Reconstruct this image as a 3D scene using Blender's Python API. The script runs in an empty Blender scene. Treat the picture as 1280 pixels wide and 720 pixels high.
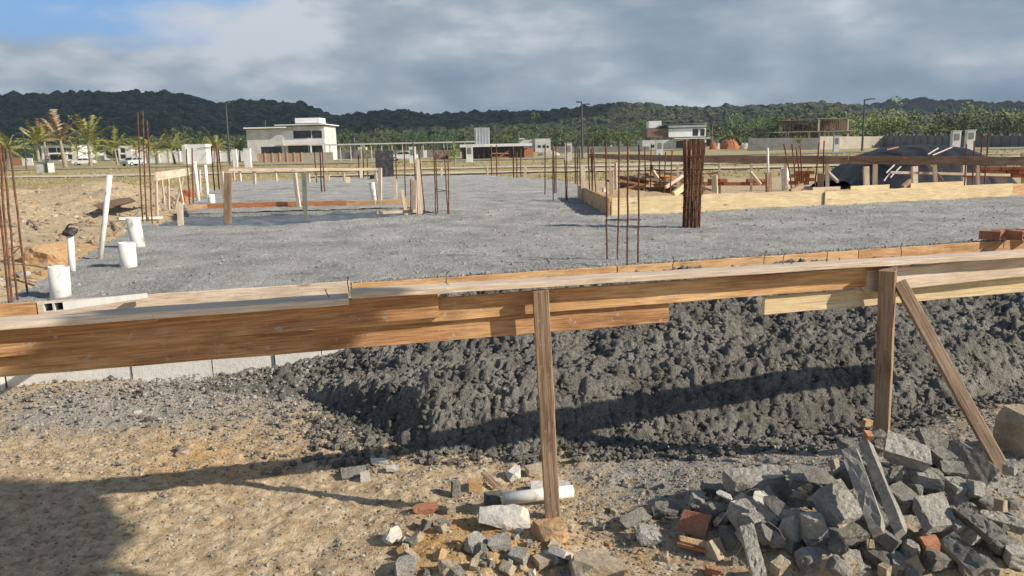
import bpy, bmesh, math, random
import numpy as np
from mathutils import Vector, Matrix, Euler
rnd = random.Random(7); NR = np.random.RandomState(11)
SC = bpy.context.scene; COL = SC.collection
# ---------------------------------------------------------------- camera model (used to read positions on real planes)
F = 931.0; CH = 1.75
TH = math.radians(10.7); RO = math.radians(-1.26)
CR = Matrix.Rotation(math.pi/2-TH, 3, 'X') @ Matrix.Rotation(RO, 3, 'Z')
def ray(px, py): return CR @ Vector(((px-640)/F, -(py-360)/F, -1.0))
def gp(px, py, z=0.0):                      # pixel -> point on the horizontal plane z
    d = ray(px, py); return Vector((0, 0, CH)) + d*((z-CH)/d.z)
def dp(px, py, Y):                          # pixel -> point on the vertical plane y = Y
    d = ray(px, py); return Vector((0, 0, CH)) + d*(Y/d.y)
# ---------------------------------------------------------------- numpy noise and the terrain
def _h(ix, iy, s):
    n = (ix*374761393 + iy*668265263 + s*1442695041) & 0x7fffffff
    n = ((n ^ (n >> 13))*1274126177) & 0x7fffffff
    return ((n ^ (n >> 16)) & 0xffff)/65535.0
def vn(x, y, sc, s=0):
    x = np.asarray(x, float)/sc; y = np.asarray(y, float)/sc
    ix = np.floor(x).astype(np.int64); iy = np.floor(y).astype(np.int64)
    fx = x-ix; fy = y-iy; fx = fx*fx*(3-2*fx); fy = fy*fy*(3-2*fy)
    a = _h(ix, iy, s); b = _h(ix+1, iy, s); c = _h(ix, iy+1, s); d = _h(ix+1, iy+1, s)
    return (a+(b-a)*fx)*(1-fy)+(c+(d-c)*fx)*fy - .5
def fbm(x, y, sc, o=4, s=0):
    r = 0; a = 1.0
    for k in range(o): r = r+a*vn(x, y, sc, s+k*17); sc *= .5; a *= .5
    return r
def ss(a, b, v):
    t = np.clip((np.asarray(v, float)-a)/(b-a), 0, 1); return t*t*(3-2*t)
def front_y(x): return 5.25+.265*(x+3.7)     # front edge of the slab
LY = [5.0, 6.63, 12.33, 28.5, 40]; LX = [-3.7, -4.2, -6.06, -10.6, -14]
def left_x(y): return np.interp(y, LY, LX)
SLAB_Z = .70
MOUNDS = [(1.95, 3.25, 1.0, .62, .20), (-.12, 2.95, .45, .28, .05), (1.2, 3.0, .5, .35, .05), (2.9, 4.1, .7, .6, .12),
          (-3.3, 5.2, .9, .5, .10)]
SAND = [(-11.2, 21.0, 1.7, 1.6, .42), (-9.4, 19.5, 1.3, 1.8, .16), (-9.0, 12.5, 2.2, 2.0, .12), (-6.6, 8.6, .9, 1.4, .08),
        (-7.2, 15.5, .9, 1.2, .12), (-17, 22, 3, 2, .10), (-11, 15, 1.6, 1.6, .12)]
def th(x, y):
    x = np.asarray(x, float); y = np.asarray(y, float)
    b = ss(.08, .16, y-front_y(x))
    near = ss(14, 8, np.hypot(x, y-3))
    zf = (.05*vn(x, y, 1.3, 3)+.03*fbm(x, y, .45, 3, 9)+.016*fbm(x, y, .1, 2, 21)*1.2)*near
    for (cx, cy, rx, ry, h) in MOUNDS: zf = zf+h*np.exp(-((x-cx)/rx)**2-((y-cy)/ry)**2)
    far = ss(32, 100, y)
    zb = .50*(1-far)
    out = ss(0, .5, left_x(y)-x)*(1-ss(26, 32, y))*(1-ss(-24, -40, x))
    sand = -.02+.18*vn(x, y, 2.6, 5)+.30*np.abs(fbm(x, y, 1.4, 4, 31))+.05*fbm(x, y, .35, 3, 61)
    for (cx, cy, rx, ry, h) in SAND: sand = sand+h*np.exp(-((x-cx)/rx)**2-((y-cy)/ry)**2)
    zb = zb+out*(sand*ss(0, 2.5, left_x(y)-x)+.08)
    zb = zb+.08*fbm(x, y, 6, 3, 77)*ss(31, 40, y)*(1-ss(200, 300, y))
    return zf*(1-b)+zb*b
def autoD(px, by, lo=55, hi=230): return max(lo, min(hi, CH*F/max(1.0, by-(184-.0222*(px-640)))))
def hit(px, py, fn=None):                   # pixel -> first point of the ground under it
    fn = fn or th; d = ray(px, py); o = Vector((0, 0, CH)); t = 1.5; 
    while t < 400:
        p = o+d*t
        if p.z <= float(fn(p.x, p.y)):
            lo, hi = t-.15, t
            for _ in range(9):
                m = (lo+hi)/2; q = o+d*m
                if q.z <= float(fn(q.x, q.y)): hi = m
                else: lo = m
            return o+d*hi
        t += .15
    return o+d*t
# ---------------------------------------------------------------- materials
MATS = {}
def newmat(name):
    m = bpy.data.materials.new(name); m.use_nodes = True; MATS[name] = m
    nt = m.node_tree; return m, nt, nt.nodes['Principled BSDF']
def N(nt, t, **kw):
    n = nt.nodes.new(t)
    for k, v in kw.items():
        if k in n.inputs.keys(): n.inputs[k].default_value = v
        else: setattr(n, k, v)
    return n
def ramp(nt, fac, stops):
    r = nt.nodes.new('ShaderNodeValToRGB'); e = r.color_ramp.elements
    while len(e) < len(stops): e.new(.5)
    for i, (p, c) in enumerate(stops): e[i].position = p; e[i].color = (c[0], c[1], c[2], 1)
    nt.links.new(fac, r.inputs[0]); return r.outputs[0]
def mix(nt, fac, a, b, mode='MIX'):
    n = nt.nodes.new('ShaderNodeMix'); n.data_type = 'RGBA'; n.blend_type = mode
    for s, v in ((0, fac), (6, a), (7, b)):
        if hasattr(v, 'links'): nt.links.new(v, n.inputs[s])
        elif s == 0: n.inputs[0].default_value = v
        else: n.inputs[s].default_value = (v[0], v[1], v[2], 1)
    return n.outputs[2]
def noise(nt, vec, sc, det=6, rough=.6, out=0):
    n = N(nt, 'ShaderNodeTexNoise', Scale=sc, Detail=det, Roughness=rough)
    if vec is not None: nt.links.new(vec, n.inputs['Vector'])
    return n.outputs[out]
def bump(nt, bsdf, hgt, dist, strength=1.0):
    b = N(nt, 'ShaderNodeBump', Distance=dist, Strength=strength)
    nt.links.new(hgt, b.inputs['Height']); nt.links.new(b.outputs[0], bsdf.inputs['Normal']); return b
def objcoord(nt, scale=(1, 1, 1), rand=True):
    tc = nt.nodes.new('ShaderNodeTexCoord'); mp = nt.nodes.new('ShaderNodeMapping'); mp.inputs['Scale'].default_value = scale
    nt.links.new(tc.outputs['Object'], mp.inputs[0])
    if rand:
        oi = nt.nodes.new('ShaderNodeObjectInfo'); mu = nt.nodes.new('ShaderNodeMath'); mu.operation = 'MULTIPLY'; mu.inputs[1].default_value = 37
        nt.links.new(oi.outputs['Random'], mu.inputs[0]); nt.links.new(mu.outputs[0], mp.inputs['Location'])
    return mp.outputs[0]
def simple(name, stops, sc=8, bsc=60, bd=.004, rough=.8, spec=.3, scale=(1, 1, 1), metal=0):
    m, nt, b = newmat(name); v = objcoord(nt, scale)
    c = ramp(nt, noise(nt, v, sc), stops); nt.links.new(c, b.inputs['Base Color'])
    b.inputs['Roughness'].default_value = rough; b.inputs['Specular IOR Level'].default_value = spec; b.inputs['Metallic'].default_value = metal
    if bd: bump(nt, b, noise(nt, v, bsc, 8, .65), bd)
    return m
def wood(name, c0, c1, c2, stain=.5, dirt=None):
    m, nt, b = newmat(name)
    v = objcoord(nt, (1, 1, 1)); vs = objcoord(nt, (2.6, 60, 60)); vk = objcoord(nt, (1.0, 4, 4))
    g = noise(nt, vs, 2.2, 9, .62)
    w = N(nt, 'ShaderNodeTexWave', Scale=3.0, Distortion=5.0, Detail=4.0, bands_direction='Y'); nt.links.new(vk, w.inputs['Vector']); w.inputs['Detail Scale'].default_value = .6
    f = N(nt, 'ShaderNodeMath', operation='MULTIPLY_ADD'); nt.links.new(w.outputs[1], f.inputs[0]); f.inputs[1].default_value = .16; nt.links.new(g, f.inputs[2])
    col = ramp(nt, f.outputs[0], [(.38, c0), (.56, c1), (.72, c2)])
    st = ramp(nt, noise(nt, objcoord(nt, (1.4, 6, 6)), 2.5, 5, .6), [(.50, (0, 0, 0)), (.72, (1, 1, 1))])
    sf = N(nt, 'ShaderNodeMath', operation='MULTIPLY'); nt.links.new(st, sf.inputs[0]); sf.inputs[1].default_value = stain
    col = mix(nt, sf.outputs[0], col, dirt or (c0[0]*.45, c0[1]*.42, c0[2]*.4))
    kn = N(nt, 'ShaderNodeTexVoronoi', Scale=1.7); nt.links.new(objcoord(nt, (1, 3.2, 3.2)), kn.inputs['Vector'])
    kr = ramp(nt, kn.outputs[0], [(.05, (1, 1, 1)), (.13, (0, 0, 0))])
    kf = N(nt, 'ShaderNodeMath', operation='MULTIPLY'); nt.links.new(kr, kf.inputs[0]); kf.inputs[1].default_value = .7
    col = mix(nt, kf.outputs[0], col, (c0[0]*.4, c0[1]*.3, c0[2]*.25))
    spt = ramp(nt, noise(nt, objcoord(nt, (1, 1, 1)), 34, 5, .7), [(.60, (0, 0, 0)), (.66, (.75, .75, .75))])
    col = mix(nt, spt, col, (.42, .39, .34))
    nt.links.new(col, b.inputs['Base Color']); b.inputs['Roughness'].default_value = .78; b.inputs['Specular IOR Level'].default_value = .25
    bump(nt, b, f.outputs[0], .004, .8)
    return m
# sand / soil; attributes: dust (grey concrete), orange, grass, wet
def ground_mat():
    m, nt, b = newmat('ground'); tc = nt.nodes.new('ShaderNodeTexCoord'); v = tc.outputs['Object']
    A = lambda n: N(nt, 'ShaderNodeAttribute', attribute_name=n).outputs['Fac']
    n1 = noise(nt, v, 1.1, 8, .65); n2 = noise(nt, v, 14, 8, .7); n3 = noise(nt, v, 90, 4, .7)
    sand = ramp(nt, n2, [(.32, (.29, .21, .12)), (.5, (.53, .41, .26)), (.66, (.72, .60, .42))])
    orange = ramp(nt, n2, [(.3, (.48, .27, .11)), (.7, (.70, .46, .21))])
    def fac(attr, amp, w=.12, nz=n1):
        a = N(nt, 'ShaderNodeMath', operation='MULTIPLY_ADD'); nt.links.new(nz, a.inputs[0]); a.inputs[1].default_value = amp; nt.links.new(A(attr), a.inputs[2])
        h_ = N(nt, 'ShaderNodeMath', operation='MULTIPLY'); nt.links.new(a.outputs[0], h_.inputs[0]); h_.inputs[1].default_value = .5
        return ramp(nt, h_.outputs[0], [(.25+amp*.25-w/2, (0, 0, 0)), (.25+amp*.25+w/2, (1, 1, 1))])
    c = mix(nt, fac('orange', 1.0), sand, orange)
    grey = ramp(nt, n3, [(.36, (.16, .155, .14)), (.64, (.50, .48, .43))])
    c = mix(nt, fac('dust', 1.3, .10, n2), c, grey)
    gr = ramp(nt, noise(nt, v, .16, 8, .7), [(.34, (.20, .19, .07)), (.5, (.40, .33, .15)), (.66, (.56, .44, .25))])
    gr2 = mix(nt, .55, gr, ramp(nt, noise(nt, v, 2.5, 6, .75), [(.35, (.17, .15, .06)), (.62, (.60, .50, .30))]))
    c = mix(nt, fac('grass', .7, .1), c, gr2)
    sp = N(nt, 'ShaderNodeTexVoronoi', Scale=38.0); nt.links.new(v, sp.inputs['Vector'])
    spr = ramp(nt, sp.outputs[0], [(.10, (1, 1, 1)), (.2, (0, 0, 0))])
    sm = N(nt, 'ShaderNodeMath', operation='MULTIPLY'); nt.links.new(spr, sm.inputs[0]); nt.links.new(ramp(nt, n1, [(.45, (.1, .1, .1)), (.6, (.8, .8, .8))]), sm.inputs[1])
    c = mix(nt, sm.outputs[0], c, (.20, .17, .13))
    nt.links.new(c, b.inputs['Base Color']); b.inputs['Roughness'].default_value = .95; b.inputs['Specular IOR Level'].default_value = .1
    h = N(nt, 'ShaderNodeMath', operation='MULTIPLY_ADD'); nt.links.new(n3, h.inputs[0]); h.inputs[1].default_value = .35; nt.links.new(n2, h.inputs[2])
    bump(nt, b, h.outputs[0], .03, .9)
    return m
def concrete_mat(name, stops, sc=3, bsc=45, bd=.02, rough=.9, fine=120, fd=.35, scale=(1, 1, 1), rand=False, patch=None, w3=(.5, .5, .0)):
    m, nt, b = newmat(name); v = objcoord(nt, scale, rand)
    n1 = noise(nt, v, sc, 8, .65); n2 = noise(nt, v, bsc, 8, .7); n3 = noise(nt, v, fine, 4, .7)
    def wsum(parts):
        acc = None
        for sock, wt in parts:
            q = N(nt, 'ShaderNodeMath', operation='MULTIPLY_ADD'); nt.links.new(sock, q.inputs[0]); q.inputs[1].default_value = wt
            if acc is None: q.inputs[2].default_value = 0
            else: nt.links.new(acc, q.inputs[2])
            acc = q.outputs[0]
        return acc
    class D_: pass
    d = D_(); d.outputs = [wsum(((n1, w3[0]), (n2, w3[1]), (n3, w3[2])))]
    c = ramp(nt, d.outputs[0], stops)
    if patch: c = mix(nt, ramp(nt, noise(nt, v, patch[0], 5, .6), [(patch[1], (0, 0, 0)), (patch[1]+.14, (.45, .45, .45))]), c, patch[2])
    nt.links.new(c, b.inputs['Base Color']); b.inputs['Roughness'].default_value = rough; b.inputs['Specular IOR Level'].default_value = .25
    h = N(nt, 'ShaderNodeMath', operation='MULTIPLY_ADD'); nt.links.new(n3, h.inputs[0]); h.inputs[1].default_value = fd; nt.links.new(n2, h.inputs[2])
    bump(nt, b, h.outputs[0], bd, 1.0)
    return m
M_GROUND = ground_mat()
M_SLAB = concrete_mat('slab_concrete', [(.39, (.15, .155, .15)), (.455, (.40, .405, .39)), (.52, (.62, .62, .595)), (.58, (.84, .83, .79))], sc=1.6, bsc=30, bd=.07, fine=75, fd=1.0, w3=(.28, .32, .40), patch=(.3, .60, (.36, .37, .37)))
M_HEAP = concrete_mat('fresh_concrete', [(.36, (.10, .095, .083)), (.49, (.26, .247, .217)), (.60, (.54, .515, .45))], sc=2.6, bsc=38, bd=.06, w3=(.35, .3, .35), fine=110, fd=.6)
M_BLOCK = concrete_mat('broken_concrete', [(.36, (.20, .19, .165)), (.5, (.43, .41, .36)), (.64, (.68, .655, .59))], sc=7, bsc=55, bd=.02, w3=(.4, .3, .3), rand=True)
M_BLOCKD = concrete_mat('grey_block', [(.36, (.12, .112, .095)), (.5, (.25, .238, .21)), (.64, (.44, .42, .37))], sc=9, bsc=50, bd=.02, w3=(.4, .3, .3), rand=True)
M_STONE = concrete_mat('tan_stone', [(.3, (.26, .20, .13)), (.5, (.42, .35, .25)), (.7, (.60, .53, .42))], sc=8, bsc=50, bd=.01, rand=True)
M_ORANGE = concrete_mat('orange_clay', [(.3, (.36, .20, .09)), (.5, (.52, .34, .18)), (.7, (.66, .49, .31))], sc=10, bsc=50, bd=.01, rand=True)
M_BRICK = concrete_mat('clay_brick', [(.3, (.26, .10, .06)), (.5, (.42, .19, .11)), (.7, (.56, .32, .2))], sc=8, bsc=60, bd=.006, rand=True)
M_TANBRICK = concrete_mat('tan_brick', [(.3, (.34, .20, .13)), (.5, (.48, .30, .20)), (.7, (.60, .42, .30))], sc=1, bsc=4, bd=.006, rand=True)
M_CHALK = concrete_mat('pale_plaster', [(.3, (.40, .37, .32)), (.5, (.62, .59, .53)), (.7, (.76, .73, .68))], sc=8, bsc=55, bd=.008, rand=True)
M_WALL = concrete_mat('wall_concrete', [(.3, (.48, .47, .43)), (.5, (.62, .61, .57)), (.7, (.74, .73, .69))], sc=2.2, bsc=30, bd=.006)
M_WOOD = wood('pine_board', (.40, .20, .085), (.57, .33, .155), (.72, .48, .26), .6)
M_WOODT = wood('weathered_board', (.46, .36, .26), (.62, .50, .38), (.76, .65, .53), .35)
M_WOODG = wood('grey_timber', (.19, .12, .075), (.31, .205, .135), (.43, .31, .21), .6)
M_WOODY = wood('yellow_form_board', (.54, .40, .21), (.70, .55, .32), (.82, .69, .45), .35, (.34, .32, .27))
M_WOODR = wood('red_form_board', (.40, .15, .06), (.55, .24, .10), (.68, .34, .16), .4)
M_RUST = simple('rusted_steel', [(.3, (.06, .032, .022)), (.5, (.14, .065, .038)), (.7, (.25, .125, .07))], 14, 90, .002, .85)
M_NAIL = simple('nail_steel', [(.3, (.10, .08, .06)), (.7, (.22, .17, .13))], 20, 90, 0, .6)
M_PVC = simple('white_pvc', [(.34, (.42, .39, .33)), (.44, (.76, .74, .68)), (.7, (.82, .81, .77))], 9, 40, .001, .45, .45)
M_ALU = simple('pale_metal', [(.3, (.60, .60, .57)), (.7, (.74, .74, .71))], 5, 60, .0006, .45, .5)
M_CLOTH = simple('dark_plastic', [(.3, (.02, .018, .018)), (.7, (.06, .05, .045))], 10, 20, .01, .5, .5)
M_BROWN = simple('brown_sheet', [(.3, (.13, .075, .05)), (.7, (.24, .15, .10))], 6, 30, .004, .8)
M_WHITE = simple('white_render', [(.3, (.66, .66, .65)), (.55, (.80, .80, .79)), (.8, (.85, .85, .84))], .6, 3, .01, .9)
M_RENDER = simple('raw_render', [(.3, (.46, .46, .45)), (.5, (.60, .60, .58)), (.7, (.70, .70, .67))], .7, 3, .01, .9)
M_GREYW = simple('grey_block_wall', [(.3, (.16, .16, .155)), (.7, (.27, .265, .25))], .8, 4, .02, .95)
M_TANW = simple('tan_block_wall', [(.3, (.36, .32, .26)), (.7, (.50, .45, .38))], .8, 4, .02, .95)
M_DARKW = simple('dark_facade', [(.3, (.05, .05, .055)), (.7, (.10, .10, .10))], .8, 4, .01, .7)
M_BROWNW = simple('brown_cladding', [(.3, (.17, .11, .075)), (.7, (.26, .18, .13))], 1, 4, .01, .8)
M_ROOF = simple('pale_roof_sheet', [(.3, (.52, .54, .53)), (.7, (.68, .70, .68))], 1, 4, .01, .5)
M_ZINC = simple('zinc_panel', [(.3, (.27, .31, .33)), (.7, (.40, .44, .45))], 1, 4, .005, .5)
M_GLASS = simple('dark_glass', [(.3, (.02, .025, .03)), (.7, (.05, .055, .06))], 1, 4, 0, .15, .6)
M_POLE = simple('dark_pole', [(.3, (.06, .065, .07)), (.7, (.10, .105, .11))], 3, 10, 0, .5)
M_CAR = simple('silver_paint', [(.3, (.42, .47, .52)), (.7, (.52, .57, .61))], 1, 4, 0, .25, .6)
M_CARW = simple('white_paint', [(.3, (.72, .73, .73)), (.7, (.8, .8, .8))], 1, 4, 0, .25, .6)
M_TYRE = simple('tyre_rubber', [(.3, (.015, .015, .015)), (.7, (.03, .03, .03))], 1, 4, 0, .8)
M_TRUNK = simple('palm_bark', [(.3, (.24, .19, .14)), (.7, (.42, .36, .28))], 3, 12, .03, .95)
M_ROAD = simple('asphalt', [(.3, (.16, .155, .15)), (.7, (.25, .245, .235))], .5, 12, .02, .9)
M_DIRT = simple('pale_dirt_track', [(.3, (.46, .38, .28)), (.5, (.58, .50, .39)), (.7, (.68, .60, .49))], .4, 6, .03, .95)
M_REDSOIL = simple('red_block_stack', [(.3, (.30, .10, .05)), (.5, (.43, .17, .085)), (.7, (.55, .26, .14))], 5, 20, .02, .95)
def leafmat(name, a, b_, c):
    m, nt, b = newmat(name); g = nt.nodes.new('ShaderNodeNewGeometry')
    col = ramp(nt, g.outputs['Random Per Island'], [(0, a), (.5, b_), (1, c)]); nt.links.new(col, b.inputs['Base Color'])
    b.inputs['Roughness'].default_value = .6; b.inputs['Specular IOR Level'].default_value = .25; return m
M_PALM = leafmat('palm_leaf', (.15, .17, .04), (.26, .27, .08), (.42, .39, .14))
M_PALMD = leafmat('dry_palm_leaf', (.17, .12, .07), (.27, .20, .12), (.36, .28, .19))
M_LEAF = leafmat('green_leaf', (.045, .075, .02), (.08, .12, .035), (.14, .19, .06))
M_LEAFY = leafmat('bright_leaf', (.09, .13, .03), (.16, .21, .055), (.27, .31, .10))
M_LEAFD = leafmat('dark_leaf', (.03, .05, .02), (.05, .08, .03), (.08, .11, .04))
M_FOREST = leafmat('forest_leaf', (.026, .040, .018), (.046, .064, .027), (.085, .10, .043))
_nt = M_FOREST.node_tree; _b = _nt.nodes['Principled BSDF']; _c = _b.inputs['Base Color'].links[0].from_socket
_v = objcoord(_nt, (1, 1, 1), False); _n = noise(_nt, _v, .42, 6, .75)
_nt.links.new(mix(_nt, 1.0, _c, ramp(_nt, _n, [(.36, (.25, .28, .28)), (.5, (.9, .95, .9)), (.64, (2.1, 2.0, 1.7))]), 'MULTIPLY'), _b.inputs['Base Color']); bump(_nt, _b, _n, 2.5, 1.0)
M_GRASS = leafmat('dry_grass', (.20, .19, .07), (.36, .30, .13), (.48, .40, .20))
def randmat(name, cols):
    m, nt, b = newmat(name); g = nt.nodes.new('ShaderNodeNewGeometry')
    c = ramp(nt, g.outputs['Random Per Island'], [(i/max(1, len(cols)-1), k) for i, k in enumerate(cols)]); v = objcoord(nt, (1, 1, 1), False)
    c = mix(nt, .5, c, ramp(nt, noise(nt, v, 60, 5), [(.3, (.2, .2, .2)), (.7, (.7, .7, .7))]), 'OVERLAY')
    nt.links.new(c, b.inputs['Base Color']); b.inputs['Roughness'].default_value = .95; bump(nt, b, noise(nt, v, 120, 5, .7), .006); return m
M_GRAVEL = randmat('loose_gravel', [(.16, .155, .145), (.46, .38, .27), (.26, .25, .23), (.44, .27, .13), (.34, .28, .20), (.52, .48, .42), (.20, .18, .15), (.4, .31, .21)])
M_CLOD = randmat('concrete_crumbs', [(.17, .165, .15), (.34, .33, .30), (.24, .235, .215), (.44, .42, .38), (.28, .27, .25)])
# ---------------------------------------------------------------- linking helpers
def ident(o, label=None, cat=None, group=None, kind=None):
    if label: o['label'] = label
    if cat: o['category'] = cat
    if group: o['group'] = group
    if kind: o['kind'] = kind
    return o
def wm(o):
    m = o.matrix_basis.copy()
    return wm(o.parent) @ m if o.parent else m
def mesh_obj(name, me, mat, parent=None, M=None):
    o = bpy.data.objects.new(name, me); COL.objects.link(o)
    if mat and not me.materials: me.materials.append(mat)
    M = M or Matrix()
    if parent is not None:
        o.parent = parent; o.matrix_basis = wm(parent).inverted() @ M
    else: o.matrix_basis = M
    return o
def empty(name, loc, label, cat, group=None):
    o = bpy.data.objects.new(name, None); COL.objects.link(o); o.location = loc; o.empty_display_size = .1
    return ident(o, label, cat, group)
def npmesh(name, V, Fq, smooth=False, nside=4):
    me = bpy.data.meshes.new(name); V = np.asarray(V, np.float32); Fq = np.asarray(Fq, np.int32)
    me.vertices.add(len(V)); me.vertices.foreach_set('co', V.ravel())
    me.loops.add(Fq.size); me.loops.foreach_set('vertex_index', Fq.ravel())
    me.polygons.add(len(Fq)); me.polygons.foreach_set('loop_start', np.arange(0, Fq.size, Fq.shape[1], dtype=np.int32))
    me.polygons.foreach_set('use_smooth', np.full(len(Fq), smooth)); me.update(calc_edges=True); me.validate(); return me
def attr(me, name, vals):
    a = me.attributes.new(name, 'FLOAT', 'POINT'); a.data.foreach_set('value', np.asarray(vals, np.float32).ravel())
def axis(segs):                             # [(start, step), ..., end] -> graded coordinates
    out = []
    for (a, st), nx_ in zip(segs[:-1], segs[1:]):
        b = nx_[0]
        n = max(1, int(round((b-a)/st))); out += list(np.linspace(a, b, n, endpoint=False))
    out.append(segs[-1][0]); return np.array(out)
def gridfaces(nx, ny, mask=None):
    i, j = np.meshgrid(np.arange(nx-1), np.arange(ny-1)); a = (j*nx+i).ravel()
    q = np.stack([a, a+1, a+nx+1, a+nx], 1); return q if mask is None else q[mask.ravel()]
BOXF = [(0, 1, 2, 3), (7, 6, 5, 4), (0, 4, 5, 1), (1, 5, 6, 2), (2, 6, 7, 3), (3, 7, 4, 0)]
class MB:
    def __init__(s): s.v = []; s.f = []
    def add(s, vs, fs):
        n = len(s.v); s.v += [tuple(v) for v in vs]; s.f += [tuple(n+i for i in f) for f in fs]; return s
    def box(s, x0, x1, y0, y1, z0, z1):
        return s.add([(x0, y0, z0), (x0, y1, z0), (x1, y1, z0), (x1, y0, z0), (x0, y0, z1), (x0, y1, z1), (x1, y1, z1), (x1, y0, z1)], BOXF)
    def tube(s, pts, r, n=8, r2=None, cap=True):
        pts = [Vector(p) for p in pts]; k = len(pts); r2 = r if r2 is None else r2; vs = []; fs = []
        for i, p in enumerate(pts):
            t = (pts[min(i+1, k-1)]-pts[max(i-1, 0)]).normalized(); a = t.orthogonal().normalized() if i == 0 else (a-t*a.dot(t)).normalized(); b = t.cross(a)
            rr = r+(r2-r)*i/(k-1)
            for j in range(n): g = 2*math.pi*j/n; vs.append(p+a*math.cos(g)*rr+b*math.sin(g)*rr)
        for i in range(k-1):
            for j in range(n): fs.append((i*n+j, i*n+(j+1) % n, (i+1)*n+(j+1) % n, (i+1)*n+j))
        if cap: fs += [tuple(range(n-1, -1, -1)), tuple((k-1)*n+j for j in range(n))]
        return s.add(vs, fs)
    def pipe(s, p0, p1, r, t=.004, n=24):       # hollow pipe, open at p1
        p0 = Vector(p0); p1 = Vector(p1); d = (p1-p0).normalized(); a = d.orthogonal().normalized(); b = d.cross(a); vs = []
        for (p, rr) in ((p0, r), (p1, r), (p1, r-t), (p1-d*min(.15, (p1-p0).length*.6), r-t)):
            for j in range(n): g = 2*math.pi*j/n; vs.append(p+a*math.cos(g)*rr+b*math.sin(g)*rr)
        fs = [(i*n+j, i*n+(j+1) % n, (i+1)*n+(j+1) % n, (i+1)*n+j) for i in range(3) for j in range(n)]
        fs += [tuple(range(n-1, -1, -1)), tuple(3*n+j for j in range(n))]; return s.add(vs, fs)
    def mesh(s, name, smooth=False):
        me = bpy.data.meshes.new(name); me.from_pydata(s.v, [], s.f)
        bm = bmesh.new(); bm.from_mesh(me); bmesh.ops.recalc_face_normals(bm, faces=bm.faces); bm.to_mesh(me); bm.free()
        if smooth: me.polygons.foreach_set('use_smooth', np.full(len(me.polygons), True))
        return me
    def build(s, name, mat, parent=None, smooth=False, M=None):
        return mesh_obj(name, s.mesh(name, smooth), mat, parent, M)
def rough_box(L, W, Hh, bev=.003, cut=.12, wob=.002, seed=0, nlen=None):   # a sawn board: box with local X along the grain
    r = random.Random(seed); bm = bmesh.new(); n = nlen or max(2, int(L/cut)); vs = []
    for i in range(n+1):
        x = -L/2+L*i/n; oy = r.uniform(-1, 1)*wob; oz = r.uniform(-1, 1)*wob
        if i in (0, n): pass
        b = bev
        ring = []
        for (sy, sz, dy, dz) in ((-1, -1, b, 0), (1, -1, -b, 0), (1, -1, 0, b), (1, 1, 0, -b), (1, 1, -b, 0), (-1, 1, b, 0), (-1, 1, 0, -b), (-1, -1, 0, b)):
            ring.append(bm.verts.new((x, sy*W/2+dy+oy+r.uniform(-1, 1)*wob*.3, sz*Hh/2+dz+oz+r.uniform(-1, 1)*wob*.3)))
        vs.append(ring)
    for i in range(n):
        for j in range(8): bm.faces.new((vs[i][j], vs[i][(j+1) % 8], vs[i+1][(j+1) % 8], vs[i+1][j]))
    bm.faces.new(vs[0][::-1]); bm.faces.new(vs[-1])
    bmesh.ops.recalc_face_normals(bm, faces=bm.faces)
    me = bpy.data.meshes.new('board'); bm.to_mesh(me); bm.free(); return me
def frame(x, up):
    x = x.normalized(); y = up.cross(x).normalized(); z = x.cross(y); m = Matrix((x, y, z)).transposed().to_4x4(); return m
_seed = [0]
def board(name, p0, p1, thick, high, mat, parent=None, up=Vector((0, 0, 1)), wob=.002, bev=.003):
    p0 = Vector(p0); p1 = Vector(p1); _seed[0] += 1; L = (p1-p0).length
    M = frame(p1-p0, up); M.translation = (p0+p1)/2
    return mesh_obj(name, rough_box(L, thick, high, bev, .12 if L < 6 else .4, wob, _seed[0]), mat, parent, M)
# ================================================================ GROUND
xs = axis([(-3000, 250), (-600, 40), (-120, 4), (-30, .5), (-19, .16), (-5, .06), (-3.4, .0125), (3.9, .03), (6, .25), (14, 1.2), (60, 6), (160, 40), (600, 250), (3000,)])
ys = axis([(-60, 10), (-5, .5), (2.0, .0125), (5.0, .02), (8.0, .12), (28, .3), (45, 1.2), (110, 6), (300, 40), (700, 250), (3500,)])
X, Y = np.meshgrid(xs, ys)
Z = th(X, Y)
# small clods pressed into the near soil
def splat(X, Y, Z, xs, ys, n, r0, r1, hk, region, prob=None, seed=1, pw=2.0):
    B = Z.copy()
    R = np.random.RandomState(seed)
    for k in range(n):
        cx = R.uniform(region[0], region[1]); cy = R.uniform(region[2], region[3])
        if prob is not None and R.rand() > prob(cx, cy): continue
        r = r0+(r1-r0)*R.rand()**pw; e = R.uniform(.6, 1.6); a = R.uniform(0, 3.14)
        i0, i1 = np.searchsorted(xs, (cx-1.6*r, cx+1.6*r)); j0, j1 = np.searchsorted(ys, (cy-1.6*r, cy+1.6*r))
        if i1 <= i0 or j1 <= j0: continue
        dx = X[j0:j1, i0:i1]-cx; dy = Y[j0:j1, i0:i1]-cy
        u = (dx*math.cos(a)+dy*math.sin(a))/r; v = (-dx*math.sin(a)+dy*math.cos(a))/(r*e)
        q = np.clip(1-u*u-v*v, 0, 1)
        Z[j0:j1, i0:i1] = np.maximum(Z[j0:j1, i0:i1], B[j0:j1, i0:i1]+hk*r*np.sqrt(q))
def heap_near(x, y): return max(.12, min(1, 1.0-(y-0) * .0+(y-3.2)*.4))
splat(X, Y, Z, xs, ys, 12000, .007, .026, .42, (-3.4, 3.9, 2.0, 5.6), None, 5)
dust = np.zeros_like(X); dd = Y-front_y(X)
dust += .33*ss(-1.5, -.5, dd)*ss(.1, 0, dd)*ss(-3.9, -3.0, X)              # grey splash by the wall and the heap
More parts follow.
